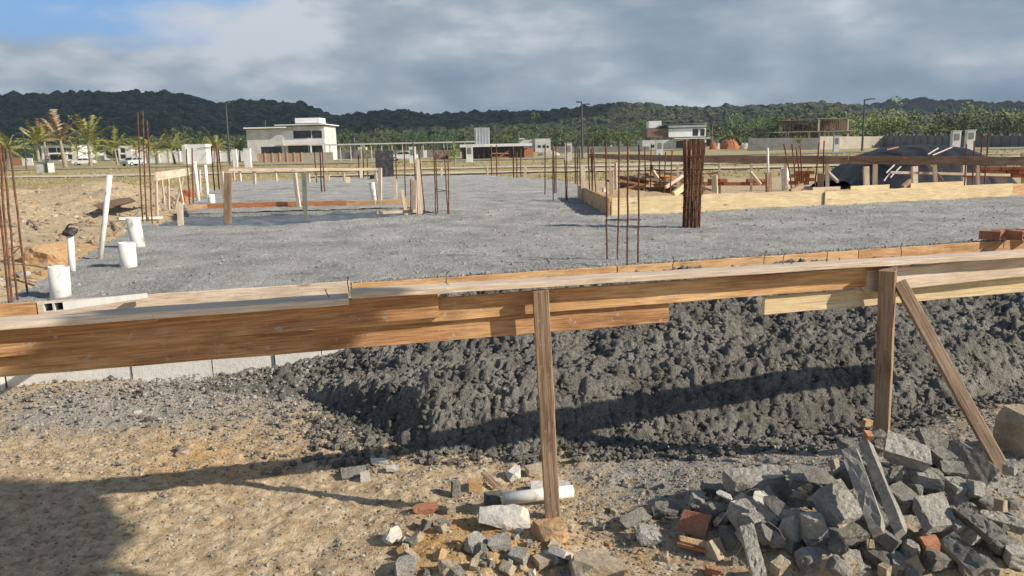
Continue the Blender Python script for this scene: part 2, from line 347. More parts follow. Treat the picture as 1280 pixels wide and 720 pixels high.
dust += (dd < 0)*.40*np.clip(vn(X, Y, .8, 44)+.1, 0, 1)+.30*ss(1.5, .3, np.hypot(X-1.9, Y-3.4))+.25*ss(2.6, 3.6, Y)*ss(-.4, .6, X)*(dd < 0)+.16*(dd < 0)
orange = .24*(dd < 0)+.30*np.exp(-((X+1.7)/.9)**2-((Y-4.15)/.55)**2)+.5*np.exp(-((X+.25)/.45)**2-((Y-3.05)/.3)**2)+.26*np.exp(-((X-2.0)/.8)**2-((Y-4.1)/.25)**2)+.2*np.exp(-((X-.9)/.5)**2-((Y-3.1)/.4)**2)
orange += (dd > 0)*(.22+.25*np.exp(-((X+5.2)/1.1)**2-((Y-9)/2.5)**2)+.32*np.exp(-((X+5.7)/1.6)**2-((Y-16)/6)**2))
grass = ss(24.5, 27.5, Y+1.2*vn(X, Y, 3, 8)+2.0*vn(X, Y, 9, 18))*.8
grass -= .5*np.exp(-((Y-36-2*vn(X, Y, 20, 2))/3)**2)*ss(30, 10, np.abs(X+2))*.6
me = npmesh('ground', np.stack([X.ravel(), Y.ravel(), Z.ravel()], 1), gridfaces(len(xs), len(ys)), True)
attr(me, 'dust', dust); attr(me, 'orange', orange); attr(me, 'grass', grass)
ident(mesh_obj('ground', me, M_GROUND), kind='structure')
# ================================================================ SLAB (poured concrete, tamped rough)
g7 = lambda a, b: gp(a, b, SLAB_Z)
poly = [Vector((-3.74, front_y(-3.74), 0)), g7(62, 346), g7(183, 276), g7(196, 283), g7(345, 281.5), g7(470, 271.5), g7(545, 266.5), g7(516, 259), g7(400, 262.5), g7(236, 267), g7(229, 259),
        g7(291, 227), g7(420, 222), g7(600, 218.5), g7(700, 225), g7(735, 235), Vector((1.44, 15.4, 0)), Vector((1.52, 11.35, 0)), Vector((9.4, 13.6, 0)), Vector((13, 14.6, 0)), Vector((13, front_y(13), 0))]
P2 = [(p.x, p.y) for p in poly]
def inpoly(x, y, P):
    r = np.zeros(x.shape, bool); n = len(P)
    for i in range(n):
        (x0, y0), (x1, y1) = P[i], P[(i+1) % n]
        if y0 == y1: continue
        c = ((y0 > y) != (y1 > y)) & (x < (x1-x0)*(y-y0)/(y1-y0)+x0); r ^= c
    return r
sx = axis([(-11, .12), (-6.2, .045), (-4.2, .022), (7, .05), (13, )]); sy = axis([(5, .018), (9.5, .03), (14, .08), (31,)])
SX, SY = np.meshgrid(sx, sy)
SZ = SLAB_Z+.014*vn(SX*.35, SY, .22, 91)+.010*fbm(SX, SY, .5, 3, 2)+.016*fbm(SX, SY, .09, 3, 41)+.010*np.maximum(0, vn(SX*.55, SY, .14, 90))
SZ = SZ+.014*(np.maximum(0, vn(SX, SY, .05, 3)-.22))*2
R_ = np.random.RandomState(3)
for k in range(24):                                                     # shallow trowel drags
    cy = R_.uniform(6, 16); SZ -= .014*np.exp(-((SY-cy-.03*SX-.15*vn(SX, SY, 1.5, k))/.05)**2)*(vn(SX, SY, 1.2, k+60) > 0)
cxm = (SX[:-1, :-1]+SX[1:, 1:])/2; cym = (SY[:-1, :-1]+SY[1:, 1:])/2
me = npmesh('slab_top', np.stack([SX.ravel(), SY.ravel(), SZ.ravel()], 1), gridfaces(len(sx), len(sy), inpoly(cxm, cym, P2)), True)
slab_top = me
b = MB(); n = len(P2)
b.add([(x, y, .2) for x, y in P2]+[(x, y, SLAB_Z-.012) for x, y in P2], [tuple(range(n))[::-1], tuple(range(n, 2*n))]+[(i, (i+1) % n, n+(i+1) % n, n+i) for i in range(n)])
o = ident(mesh_obj('concrete_slab', slab_top, M_SLAB), kind='structure')
ident(b.build('slab_base', M_SLAB), kind='structure')
# lower strip in the notch: wet plastic and concrete
tr = [g7(190, 283), g7(345, 282), g7(480, 272), g7(548, 266.5), g7(516, 258), g7(236, 266), g7(205, 273)]
ux = np.linspace(0, 1, 120); uy = np.linspace(0, 1, 24); UX, UY = np.meshgrid(ux, uy)
lo = [tr[0], tr[1], tr[2], tr[3]]; hi = [tr[6], tr[5], tr[4], tr[4]]
def pl(ps, t, c): return np.interp(t, np.linspace(0, 1, len(ps)), [p[c] for p in ps])
PX = pl(lo, UX, 0)*(1-UY)+pl([tr[6], tr[5], g7(400, 261), tr[4]], UX, 0)*UY; PY = pl(lo, UX, 1)*(1-UY)+pl([tr[6], tr[5], g7(400, 261), tr[4]], UX, 1)*UY
PZ = .635+.05*fbm(PX, PY, .35, 4, 5)
M_SHEET = simple('wet_plastic_sheet', [(.3, (.03, .04, .05)), (.55, (.10, .12, .14)), (.7, (.25, .27, .28))], 4, 14, .03, .35, .5)
ident(mesh_obj('plastic_sheet', npmesh('plastic_sheet', np.stack([PX.ravel(), PY.ravel(), PZ.ravel()], 1), gridfaces(120, 24), True), M_SHEET), 'wrinkled dark wet plastic sheet in the trench cut into the slab', 'plastic sheet')
for (x, y) in [P2[8]]: pass
# retaining wall under the front edge (from left of the frame to beyond its right side), formed in panels
b = MB(); r = empty('retaining_wall', (-3.7, front_y(-3.7), 0), 'pale grey concrete retaining wall below the slab behind the long boards', 'wall')
def fl(x, off, z): k = off/math.hypot(1, .3); return (x-.3*k, front_y(x)+k, z)
def along(x0, x1, o0, o1, z0, z1, mb=None):   # a box running along the slab front
    mb = mb or MB(); vs = [fl(x, o, z) for z in (z0, z1) for (x, o) in ((x0, o0), (x1, o0), (x1, o1), (x0, o1))]
    return mb.add(vs, [(0, 1, 2, 3), (7, 6, 5, 4), (0, 4, 5, 1), (1, 5, 6, 2), (2, 6, 7, 3), (3, 7, 4, 0)])
xw = [-3.71, -2.9, -2.35, -1.9, -1.55, -1.2, -.6, 0, 1, 2, 3.4, 5, 7, 9, 13]
for i in range(len(xw)-1):
    along(xw[i]+.004, xw[i+1]-.004, -.02-.012*(i % 2)-(.01 if i == 3 else 0), .12, -.15, .60).build('wall_panel', M_WALL, r)
along(-5.6, -3.72, -.10, .1, -.15, .61).build('wall_panel', M_WALL, r)
# thin form boards round the slab, crumbs on top
for i, (x0, x1, m) in enumerate(((-3.9, -3.45, M_WOOD), (-3.44, -1.3, M_WOODT), (-1.29, .9, M_WOOD), (.91, 3.3, M_WOOD), (3.31, 6.4, M_WOOD), (6.41, 12.8, M_WOODT))):
    o = board('edge_form_board', fl(x0, -.045, .645 if x0 < -1.4 else .626), fl(x1, -.045, .645 if x0 < -1.4 else .626), .028, .17, m)
    ident(o, ['short orange form board at the near left corner of the slab', 'weathered form board along the slab front, behind the pale metal tubes', 'thin form board along the slab front edge, behind the joint of the two top planks',
      'crumb-strewn form board on the slab front edge behind the pale nails', 'form board along the slab front edge left of the red hollow bricks', 'form board along the slab front edge past the red hollow bricks'][i], 'form board', 'boards along the slab front edge')
def crumbs(name, n, fn, rr, mat, label, cat, seed=1, kind='stuff', zf=None, pw=3.2):
    R = np.random.RandomState(seed); V = []; Fc = []
    base = bmesh.new(); bmesh.ops.create_icosphere(base, subdivisions=1, radius=1); base.verts.ensure_lookup_table()
    bv = np.array([v.co[:] for v in base.verts]); bf = np.array([[v.index for v in f.verts] for f in base.faces]); base.free()
    k = 0
    C = [p for p in (fn(R) for i in range(n)) if p is not None]
    if zf is not None:
        ca = np.array([(p[0], p[1]) for p in C]); zz = zf(ca[:, 0], ca[:, 1]); C = [(a_[0], a_[1], float(z_)) for a_, z_ in zip(C, zz)]
    for p in C:
        x, y, z = p[:3]; s = rr[0]+(rr[1]-rr[0])*R.rand()**pw
        v = bv*(1+.45*(R.rand(12, 1)-.5))*np.array([1, R.uniform(.5, 1), R.uniform(.4, .9)])*s
        a = R.uniform(0, 6.28); c, t = math.cos(a), math.sin(a); v = v@np.array([[c, -t, 0], [t, c, 0], [0, 0, 1]])
        tl = R.uniform(-.5, .5); c, t = math.cos(tl), math.sin(tl); v = v@np.array([[1, 0, 0], [0, c, -t], [0, t, c]])
        V.append(v+[x, y, z+s*.2]); Fc.append(bf+12*k); k += 1
    me = npmesh(name, np.concatenate(V), np.concatenate(Fc), False)
    o = mesh_obj(name, me, mat); return ident(o, label, cat, None, kind)
# ================================================================ HEAP of fresh concrete in front of the wall
HFX = [-3.4, -2.6, -1.5, -1.0, -.5, 0, .8, 1.65, 2.6, 3.4, 5, 9]; HFY = [5.25, 5.2, 5.15, 4.55, 4.2, 4.15, 4.1, 4.2, 4.45, 4.8, 5.3, 6.4]
HKX = [-3.4, -2.6, -1.9, -1.4, -1.0, -.5, .2, 1.5, 3, 9]; HKV = [.0, .06, .13, .28, .55, .85, 1.0, 1.0, .95, .9]
def heap(x, y):
    x = np.asarray(x, float); y = np.asarray(y, float)
    fy = np.interp(x, HFX, HFY)+.16*vn(x, y, .6, 71); sw = front_y(x)-fy; s = (y-fy)
    t = np.clip(s/np.maximum(sw, .3), -1, 1.3)
    h = .33*ss(0, .18, t)+.08*ss(.18, .5, t)+.20*ss(.45, .95, t)
    h = h*np.interp(x, HKX, HKV)
    h = h+(.11*vn(x, y, .55, 81)+.10*fbm(x, y, .26, 3, 82))*ss(-.02, .25, t)*np.interp(x, HKX, HKV)
    h = h-.06*np.exp(-((t-.42-.12*vn(x, y, .9, 12))/.1)**2)*np.interp(x, HKX, HKV)
    r = th(x, np.minimum(y, front_y(x)-.02))+h-.05*(1-ss(-.05, .05, t))-.01
    return np.minimum(r, .60+.12*(r-.60))
hx = axis([(-3.4, .012), (3.8, .02), (7, .05), (9,)]); hy = axis([(3.6, .012), (6.6, .02), (8.2,)])
HX, HY = np.meshgrid(hx, hy); HZ = heap(HX, HY)
HB = HZ.copy()
hp = lambda x, y: float(np.clip(np.interp(x, HKX, HKV)*1.2, .12, 1))
splat(HX, HY, HZ, hx, hy, 7000, .018, .052, .85, (-2.4, 5, 3.8, 7), hp, 7, 1.6)
splat(HX, HY, HZ, hx, hy, 14000, .014, .034, .95, (-2.4, 5, 3.8, 7), hp, 8, 1.5)
splat(HX, HY, HZ, hx, hy, 14000, .008, .018, 1.1, (-2.4, 5, 3.8, 7), hp, 9, 1.0)
HZ += .018*vn(HX, HY, .03, 5)+.012*vn(HX, HY, .015, 6)
cxm = (HX[:-1, :-1]+HX[1:, 1:])/2; cym = (HY[:-1, :-1]+HY[1:, 1:])/2
ok = (cym < front_y(cxm)+.0) & (cym > np.interp(cxm, HFX, HFY)-.25) & (cxm > -2.3)
me = npmesh('concrete_heap', np.stack([HX.ravel(), HY.ravel(), HZ.ravel()], 1), gridfaces(len(hx), len(hy), ok), True)
ident(mesh_obj('concrete_heap', me, M_HEAP), 'long heap of dark crumbly fresh concrete banked against the slab edge', 'concrete heap')
def hz(x, y): return np.maximum(th(x, y), np.where(y > np.interp(x, HFX, HFY)-.1, heap(x, y), -9))+.012
def cf(R):
    x = R.uniform(-3.5, 4.6); y = R.uniform(3.9, 6.6)
    if x < -1.0 and R.rand() < .8*ss(-1.0, -1.8, x)+.1: return None
    if y > front_y(x)-.04 or y < np.interp(x, HFX, HFY)-(.35+.9*(x < -.8))*R.rand()**2: return None
    if R.rand() > hp(x, y)+.25: return None
    return x, y, 0
crumbs('concrete_crumbs', 42000, cf, (.007, .034), M_HEAP, 'loose dark crumbs of fresh concrete scattered over the heap', 'concrete crumbs', 21, zf=hz, pw=2.0)
def cfl(R):
    x = R.uniform(-3.6, -.9); y = R.uniform(4.0, 6.0)
    if y > front_y(x)-.06 or y < 4.35-.15*(x+.9) and R.rand() < .85: return None
    if R.rand() > .25+.7*ss(-1.0, -.1, y-front_y(x))+.3*ss(-2.2, -1.0, x): return None
    return x, y, 0
crumbs('loose_crumbs', 6500, cfl, (.004, .018), M_CLOD, 'grey concrete spatter thinning out over the soil below the retaining wall', 'concrete spatter', 22, zf=hz, pw=2.2)
def gf(R):
    x = R.uniform(-3.3, 3.6); y = 2.1+3.6*R.rand()
    if y > np.interp(x, HFX, HFY)+.1 or y > front_y(x)-.15: return None
    w = .22+.75*max(0, float(vn(x, y, .6, 14)))+.9*math.exp(-((x-.3)/.9)**2-((y-3.1)/.6)**2)+.5*(y > 3.9)+.35*(y > 3.4 and x > 0)
    if R.rand() > w: return None
    return x, y, 0
crumbs('gravel', 70000, gf, (.003, .013), M_GRAVEL, 'small loose gravel and mortar bits scattered on the sandy ground', 'gravel', 31, zf=th, pw=2.4)
def sf(R):
    x = R.uniform(-3.6, 9); y = front_y(x)+R.uniform(-.055, .12)*R.rand(); return (x, y, .720 if y < front_y(x)-.02 else .705)
crumbs('slab_crumbs', 4500, sf, (.004, .016), M_CLOD, 'grey concrete crumbs lying along the front form boards', 'concrete crumbs', 41)
def sf2(R):
    x = R.uniform(-4, 8); y = R.uniform(5.3, 13)
    if not inpoly(np.array([x]), np.array([y]), P2)[0]: return None
    return (x, y, .700)
crumbs('slab_grit', 4500, sf2, (.004, .020), M_CLOD, 'loose aggregate sitting in the rough slab surface', 'grit', 43)
# clods and twigs on the sand by the left side
def lf(R):
    y = R.uniform(6, 26); x = left_x(y)-R.uniform(.1, 9)*R.rand(); return (x, y, 0)
crumbs('sand_clods', 2500, lf, (.008, .07), M_GRAVEL, 'loose sandy clods on the dug sand beside the slab', 'sand clods', 51, zf=th)
# ================================================================ BATTER BOARD FENCE in front (one nailed structure)
f0 = Vector((.17, 3.28, 0)); fd = Vector((1, .255, 0)).normalized(); fn = Vector((-fd.y, fd.x, 0))
def fp(px, py, off=0):                     # pixel -> point on the vertical plane of the fence, shifted back by off
    d = ray(px, py); o_ = Vector((0, 0, CH)); q = f0+fn*off; t = (q-o_).dot(fn)/d.dot(fn); return o_+d*t
fence = empty('batter_board_fence', f0, 'long rough timber guide rail on posts with nailed boards and a diagonal brace', 'timber rail')
ZV = Vector((0, 0, 1))
def rail(nm, xa, ya0, ya1, xb, yb0, yb1, off, th_, mat, lab=None):     # side board from its top/bottom pixel rows at both ends
    a0, a1, b0, b1 = fp(xa, ya0, off), fp(xa, ya1, off), fp(xb, yb0, off), fp(xb, yb1, off)
    h = ((a0-a1).length+(b0-b1).length)/2; o = board(nm, (a0+a1)/2+fn*th_/2, (b0+b1)/2+fn*th_/2, th_, h, mat, fence, ZV, .0015, .002)
    if lab: o['label'] = lab
    return o
M_WOODSH = wood('brown_pine_board', (.27, .13, .06), (.42, .225, .105), (.56, .34, .17), .6)  # darker pine copy; shade of the left boards put into its colour
rail('side_board', -140, 424, 456, 548, 362, 400, .030, .024, M_WOODSH)
rail('side_board', 390, 384, 414, 1103, 333, 358, .054, .024, M_WOOD)
rail('side_board', -140, 453, 484, 836, 380, 402.5, .080, .024, M_WOODSH, 'stained lower board ending left of the gap')
rail('side_board', 1085, 338, 366, 1420, 307, 331, .030, .024, M_WOODT)
rail('side_board', 956, 373, 393, 1440, 331, 351, .080, .024, M_WOODY, 'knotty pale lower board starting right of the gap')
def top_plank(nm, xa, ya, xb, yb, w, t, mat, lab=None, off=-.035):
    a, b_ = fp(xa, ya, off), fp(xb, yb, off); o = board(nm, a+fn*w/2-ZV*t/2, b_+fn*w/2-ZV*t/2, w, t, mat, fence, ZV, .0015, .002)
    if lab: o['label'] = lab
    return o
top_plank('top_plank', -140, 413.5, 436, 373, .125, .028, M_WOODT, 'weathered top plank on the left')
top_plank('top_plank', 439, 366.5, 1480, 304, .11, .026, M_WOODT, 'long bleached top plank')
def fpost(nm, xb, yb, xt, yt, w, dpt, z0, mat, off=-.0, twist=0):
    g = gp(xb, yb, z0); t_ = fp(xt, yt, off)
    d = (g-t_); g2 = t_+d*(1+.12/d.length)
    up = (fn*math.cos(twist)+fd*math.sin(twist)); return board(nm, g2, t_, w, dpt, mat, fence, up, .0012, .003)
fpost('post', 691, 652, 675.5, 363, .072, .045, 0.0, M_WOODG, -.02, .25)
fpost('post', 1101, 556, 1110, 336, .085, .075, .12, M_WOODG, -.03, -.75)
fpost('brace', 1282, 640, 1124, 352, .030, .062, 0.02, M_WOODG, -.045, -1.15)
nl = MB()
for i, (px, py, hh) in enumerate(((411, 371, .03), (436, 362, .05), (558, 349, .035), (560, 361, .03), (841, 331, .035), (966, 337, .02), (992, 334, .02), (1049, 329, .025), (955, 325, .045), (979, 323, .045), (1127, 314, .04), (1143, 327, .02), (1034, 320, .03), (1255, 304, .03))):
    p = fp(px, py, .03+.03*(i % 3)); nb = MB().tube([p-ZV*.03, p, p+ZV*hh*.6+fd*.004*((i % 5)-2), p+ZV*hh+fd*.012*((i % 3)-1)], .0022, 6); nb.tube([p+ZV*hh+fd*.012*((i % 3)-1), p+ZV*(hh+.002)+fd*.012*((i % 3)-1)], .005, 8)
    nb.build('nail', M_NAIL, fence)
# pale metal tubes lying on the left plank
r_t = empty('metal_tube_profile', gp(66, 383, 1.15), 'pale square metal tubes with open dark ends lying behind the left top plank', 'metal tubes')
pa = gp(67, 384, 1.165); pb = gp(178, 370, .735); ax = (pb-pa).normalized(); sd = Vector((-ax.y, ax.x, 0)).normalized()
for k in (0, 1):
    o_ = pa-sd*(.036*k-.018)+ZV*.002; w = .0172; mb = MB(); vs = []
    for (q, ww) in ((o_, w), (o_+ax*(pb-pa).length, w), (o_+ax*(pb-pa).length, w-.0022), (o_, w-.0022)):
        vs += [q+sd*a*ww+ZV*c*ww for (a, c) in ((-1, -1), (1, -1), (1, 1), (-1, 1))]
    mb.add(vs, [(4*i+j, 4*i+(j+1) % 4, 4*((i+1) % 4)+(j+1) % 4, 4*((i+1) % 4)+j) for i in range(4) for j in range(4)]); mb.build('square_tube', M_ALU, r_t)
# ================================================================ RUBBLE
def chunk(name, L, W, Hh, seed, mat, kind='block', chip=.18, nz=.02, groove=0):
    r = random.Random(seed); bm = bmesh.new(); bmesh.ops.create_cube(bm, size=1)
    for v in bm.verts:
        v.co = Vector((v.co.x*L, v.co.y*W, v.co.z*Hh))
        if r.random() < .5: v.co *= 1-chip*r.random()
    # break off corners with random planes
    for k in range(2 if kind == 'block' else 7):
        d = Vector((r.uniform(-1, 1), r.uniform(-1, 1), r.uniform(-1, 1))).normalized()
        ext = max(v.co.dot(d) for v in bm.verts)
        res = bmesh.ops.bisect_plane(bm, geom=bm.verts[:]+bm.edges[:]+bm.faces[:], plane_co=d*ext*(r.uniform(.82, .95) if kind == 'block' else r.uniform(.6, .85)), plane_no=d, clear_outer=True)
        ed = [e for e in res['geom_cut'] if isinstance(e, bmesh.types.BMEdge)]
        if ed: bmesh.ops.holes_fill(bm, edges=ed)
    bmesh.ops.triangulate(bm, faces=[f for f in bm.faces if len(f.verts) > 4])
    tgt = max(L, W, Hh)/13
    for it in range(6):
        es = [e for e in bm.edges if e.calc_length() > tgt*1.5]
        if not es: break
        bmesh.ops.subdivide_edges(bm, edges=es, cuts=1, use_grid_fill=True)
        bmesh.ops.triangulate(bm, faces=[f for f in bm.faces if len(f.verts) > 4])
    bm.normal_update(); P = np.array([v.co[:] for v in bm.verts]); s = seed*7 % 1000
    q = max(L, W, Hh); dsp = fbm(P[:, 0]+P[:, 2]*1.7+s, P[:, 1]-P[:, 2]*1.3+s, q*.35, 3, s)*nz*q*1.4+vn(P[:, 0]*1.3+P[:, 2]*2.1, P[:, 1]+P[:, 2]*1.9, q*.05, s+5)*nz*q*.5
    for v, dd_ in zip(bm.verts, dsp):
        v.co += v.normal*float(dd_)
        if groove and v.normal.z > .7:
            if (abs(((v.co.x+v.co.y*.6) % (.06))-.03) < .006) or (abs(((v.co.x*.5-v.co.y) % (.075))-.037) < .006): v.co.z -= .004
    me = bpy.data.meshes.new(name); bm.to_mesh(me); bm.free()
    if kind == 'stone' and Hh > .02: me.polygons.foreach_set('use_smooth', np.full(len(me.polygons), False))
    return me
def put(name, me, mat, px, py, zoff, rz, rx=0, ry=0, label=None, cat=None, group=None, fnz=None, at=None):
    if at is None:
        z = .1
        for _ in range(12): p = gp(px, py, z); z = .5*z+.5*(float((fnz or th)(p.x, p.y))+zoff)
        p = gp(px, py, z)
    else: p = Vector(at)
    M = Matrix.Translation(p) @ Euler((math.radians(rx), math.radians(ry), math.radians(rz)), 'XYZ').to_matrix().to_4x4()
    o = mesh_obj(name, me, mat, None, M); return ident(o, label, cat, group)
def mxp(px0, px1, D): return (px1-px0)*D/F
RB = 'broken concrete pieces on the rubble pile'
# (centre px, centre py, length, width, height in m, rz, rx, ry, z offset, material, name, category, label)
def beam(x0, y0, z0, x1, y1, z1, W, Hh, seed, m, nm, cat, lab, roll=0):
    a, b = gp(x0, y0, z0), gp(x1, y1, z1); M = frame(b-a, ZV) @ Matrix.Rotation(roll, 4, 'X'); M.translation = (a+b)/2
    ident(mesh_obj(nm, chunk(nm, (b-a).length, W, Hh, seed, m, 'block', .1, .016, groove=1), m, None, M), lab, cat, RB)
beam(1062, 562, 0.46, 1099, 667, 0.27, .062, .055, 901, M_BLOCK, 'concrete_beam', 'beam', 'long ribbed concrete beam leaning down the pile, left of two', .5)
beam(1082, 556, 0.47, 1130, 674, 0.25, .042, .055, 902, M_BLOCK, 'concrete_beam', 'beam', 'thin rough concrete beam leaning down the pile, right of two', .7)
beam(932, 656, 0.33, 950, 724, 0.17, .055, .055, 903, M_BLOCK, 'concrete_beam', 'beam', 'stick of concrete sloping down at the pile front', .3)
beam(1199, 634, 0.27, 1246, 672, 0.20, .06, .06, 904, M_BLOCKD, 'concrete_beam', 'beam', 'rounded broken post piece right of the tilted square slab', .6)
beam(1190, 560, 0.35, 1242, 600, 0.25, .03, .11, 905, M_BLOCKD, 'concrete_slab_piece', 'concrete piece', 'long dark slab leaning behind the diagonal brace', -.5)
beam(1184, 674, 0.22, 1226, 714, 0.17, .07, .06, 906, M_BLOCKD, 'concrete_beam', 'beam', 'stubby dark post piece lying at the bottom right', .6)
BL = [
 (1135, 566, .20, .14, .085, -28, 22, 10, .22, M_BLOCK, 'grooved_block', 'block', 'grooved concrete block at the foot of the brown post'),
 (1168, 640, .17, .16, .060, 18, 42, 4, .15, M_BLOCK, 'concrete_slab_piece', 'concrete piece', 'square rough slab tilted up towards the viewer on the rubble'),
 (1047, 632, .17, .19, .11, 20, 28, -8, .12, M_BLOCK, 'concrete_block', 'block', 'cracked block just left of the two leaning beams'),
 (944, 600, .28, .12, .09, 6, 6, -4, .10, M_BLOCK, 'concrete_block', 'block', 'flat-topped block at the upper left of the rubble'),
 (950, 645, .27, .17, .13, 24, 14, 6, .07, M_BLOCK, 'concrete_block', 'block', 'big broken block with plastic scraps on it'),
 (1040, 703, .27, .13, .07, -3, 16, 3, .04, M_BLOCK, 'concrete_slab_piece', 'concrete piece', 'pale flat slab with wire marks at the bottom of the picture'),
 (1040, 672, .27, .12, .09, 4, 8, -3, .05, M_BLOCKD, 'concrete_block', 'block', 'cracked dark block just above the pale flat slab'),
 (1232, 627, .12, .085, .075, 15, 14, 6, .08, M_BLOCKD, 'concrete_lump', 'lump', 'rounded grey lump left of the diagonal brace foot'),
 (1252, 652, .17, .07, .06, -28, 8, 6, .05, M_BLOCK, 'concrete_slab_piece', 'concrete piece', 'narrow pale-topped piece by the brace foot'),
 (1164, 549, .13, .11, .07, 10, 50, 0, .13, M_BLOCKD, 'concrete_lump', 'lump', 'half-round grey lump at the back of the rubble'),
 (1210, 663, .09, .10, .11, 30, 10, 8, .06, M_BLOCK, 'concrete_block', 'block', 'small white-faced block standing on end'),
 (1248, 677, .11, .10, .09, 20, 5, 5, .04, M_BLOCKD, 'concrete_lump', 'lump', 'knobbly grey lump near the right edge'),
 (1270, 695, .11, .09, .08, 0, 5, 5, .04, M_BLOCK, 'concrete_lump', 'lump', 'pale lump touching the right edge of the picture'),
 (1190, 587, .12, .10, .08, -10, 20, 5, .14, M_BLOCKD, 'concrete_block', 'block', 'dark block between the grooved block and the long leaning slab'),
 (1176, 571, .11, .09, .08, 25, 18, 5, .15, M_BLOCKD, 'concrete_block', 'block', 'small dark block behind the grooved block'),
 (1196, 611, .09, .09, .08, 12, 10, 5, .12, M_BLOCK, 'concrete_block', 'block', 'small block above the white-faced standing block'),
 (1213, 611, .08, .08, .08, -20, 14, 9, .11, M_BLOCKD, 'concrete_block', 'block', 'small dark cube beside the rounded grey lump'),
 (1113, 676, .10, .09, .09, 40, 18, 20, .05, M_BLOCKD, 'concrete_block', 'block', 'dark wedge below the thin leaning beam'),
 (1137, 687, .07, .08, .08, 20, 8, 10, .05, M_BLOCK, 'concrete_lump', 'lump', 'small pale lump below the tilted square slab'),
 (1098, 694, .15, .08, .07, -60, 8, 10, .04, M_BLOCKD, 'concrete_block', 'block', 'dark piece to the right of the pale flat slab'),
 (1131, 708, .12, .09, .09, -25, 6, 8, .04, M_BLOCK, 'concrete_block', 'block', 'block at the bottom edge below the small pale lump'),
 (1160, 597, .13, .09, .07, -16, 10, 6, .15, M_BLOCK, 'concrete_block', 'block', 'pale-edged block under the grooved block'),
 (1128, 622, .14, .12, .09, 35, 20, 5, .12, M_BLOCKD, 'concrete_block', 'block', 'fan-cracked block between thin beam and square slab'),
 (1099, 642, .06, .14, .09, 12, 26, 4, .10, M_BLOCKD, 'concrete_block', 'block', 'narrow block wedged between the two leaning beams'),
 (1095, 549, .10, .09, .10, 10, 15, -8, .20, M_BLOCKD, 'concrete_lump', 'lump', 'dark lump leaning against the left of the brown post'),
 (1060, 556, .12, .09, .07, 10, 5, 5, .13, M_BLOCKD, 'concrete_lump', 'lump', 'dark lump left of the post among the back rubble'),
 (1016, 598, .22, .13, .08, -8, 14, 6, .12, M_BLOCKD, 'concrete_slab_piece', 'concrete piece', 'dark flat slab left of the cracked block'),
 (990, 650, .12, .10, .09, 10, 10, 8, .06, M_BLOCK, 'concrete_lump', 'lump', 'jagged lump right of the big broken block'),
 (978, 668, .18, .11, .08, 24, 8, 8, .04, M_BLOCK, 'concrete_slab_piece', 'concrete piece', 'pale slanted piece below the big broken block'),
 (871, 625, .09, .08, .08, 30, 10, 8, .06, M_BLOCK, 'concrete_lump', 'lump', 'pebbly pale lump at the pile left edge'),
 (894, 641, .11, .10, .10, 20, 8, 12, .05, M_BLOCKD, 'concrete_lump', 'lump', 'dark lump right of the brown tile'),
 (892, 610, .18, .10, .08, 40, 14, 10, .05, M_BLOCKD, 'concrete_lump', 'lump', 'dark sloping lump behind the pebbly pale one'),
 (1090, 585, .12, .12, .08, 30, 8, 8, .17, M_BLOCKD, 'concrete_block', 'block', 'block tucked behind the tops of the leaning beams'),
 (912, 672, .12, .10, .07, -10, 8, 5, .03, M_BLOCKD, 'concrete_lump', 'lump', 'dark lump right of the orange brick shards'),
 (1170, 697, .13, .10, .08, 18, 8, 10, .03, M_BLOCKD, 'concrete_lump', 'lump', 'dark broken lump at the bottom below the square slab'),
 (1070, 712, .12, .09, .07, 22, 0, 10, .03, M_BLOCKD, 'concrete_lump', 'lump', 'dark lump peeping out behind the pale flat slab'),
 (1222, 709, .16, .10, .08, -12, 4, 6, .03, M_BLOCKD, 'concrete_lump', 'lump', 'low lump at the bottom edge near the right corner'),
 (832, 638, .15, .09, .07, 10, 8, 5, .03, M_BLOCKD, 'concrete_lump', 'lump', 'dark flat lump just left of the brown tile'),
 (811, 668, .14, .12, .06, 10, 12, 10, .02, M_BLOCK, 'concrete_lump', 'lump', 'pale knobbly lump lying apart left of the pile'),
 (793, 648, .18, .07, .02, 38, 24, 0, .04, M_BLOCKD, 'concrete_sliver', 'sliver', 'thin grey sliver leaning beside the pale knobbly lump'),
]
for i, (px, py, L, W, Hh, rz, rx, ry, zo, m, nm, cat, lab) in enumerate(BL):
    st = cat in ('lump',)
    put(nm, chunk(nm, L*.95, W*.95, Hh*(.62 if i % 3 else .85), 100+i, m, 'stone' if st else 'block', .22, .05 if st else .038, groove=1 if m is M_BLOCK and not st else 0), m, px, py, zo, rz, rx, ry, lab, cat, RB)
def tile(nm, px, py, L, W, t, rz, rx, ry, zo, m, lab, cat, seed):
    put(nm, chunk(nm, L, W, t, seed, m, 'stone' if L < .14 else 'block', .25, .008), m, px, py, zo, rz, rx, ry, lab, cat)
tile('roof_tile_shard', 866, 654, .14, .11, .014, -30, 58, 5, .06, M_BRICK, 'brown flat clay tile shard propped at the pile left edge', 'tile shard', 301)
tile('brick_shard', 876, 683, .19, .055, .016, -24, 8, 4, .03, M_BRICK, 'long orange brick shard on sand, left of the dark lump', 'brick shard', 302)
tile('brick_shard', 868, 678, .15, .04, .016, -22, 14, 4, .045, M_ORANGE, 'pale-ended orange shard lying on the longer brick shard', 'brick shard', 303)
tile('brick_shard', 890, 713, .09, .04, .02, -20, 8, 4, .02, M_BRICK, 'short orange brick shard at the bottom edge', 'brick shard', 304)
tile('brick_shard', 1160, 679, .08, .07, .05, 10, 20, 4, .06, M_BRICK, 'reddish brick piece below the tilted square slab', 'brick shard', 305)
tile('plaster_scrap', 905, 618, .10, .03, .008, -35, 30, 10, .16, M_CHALK, 'white plaster scrap on the dark lumps', 'plaster scrap', 306)
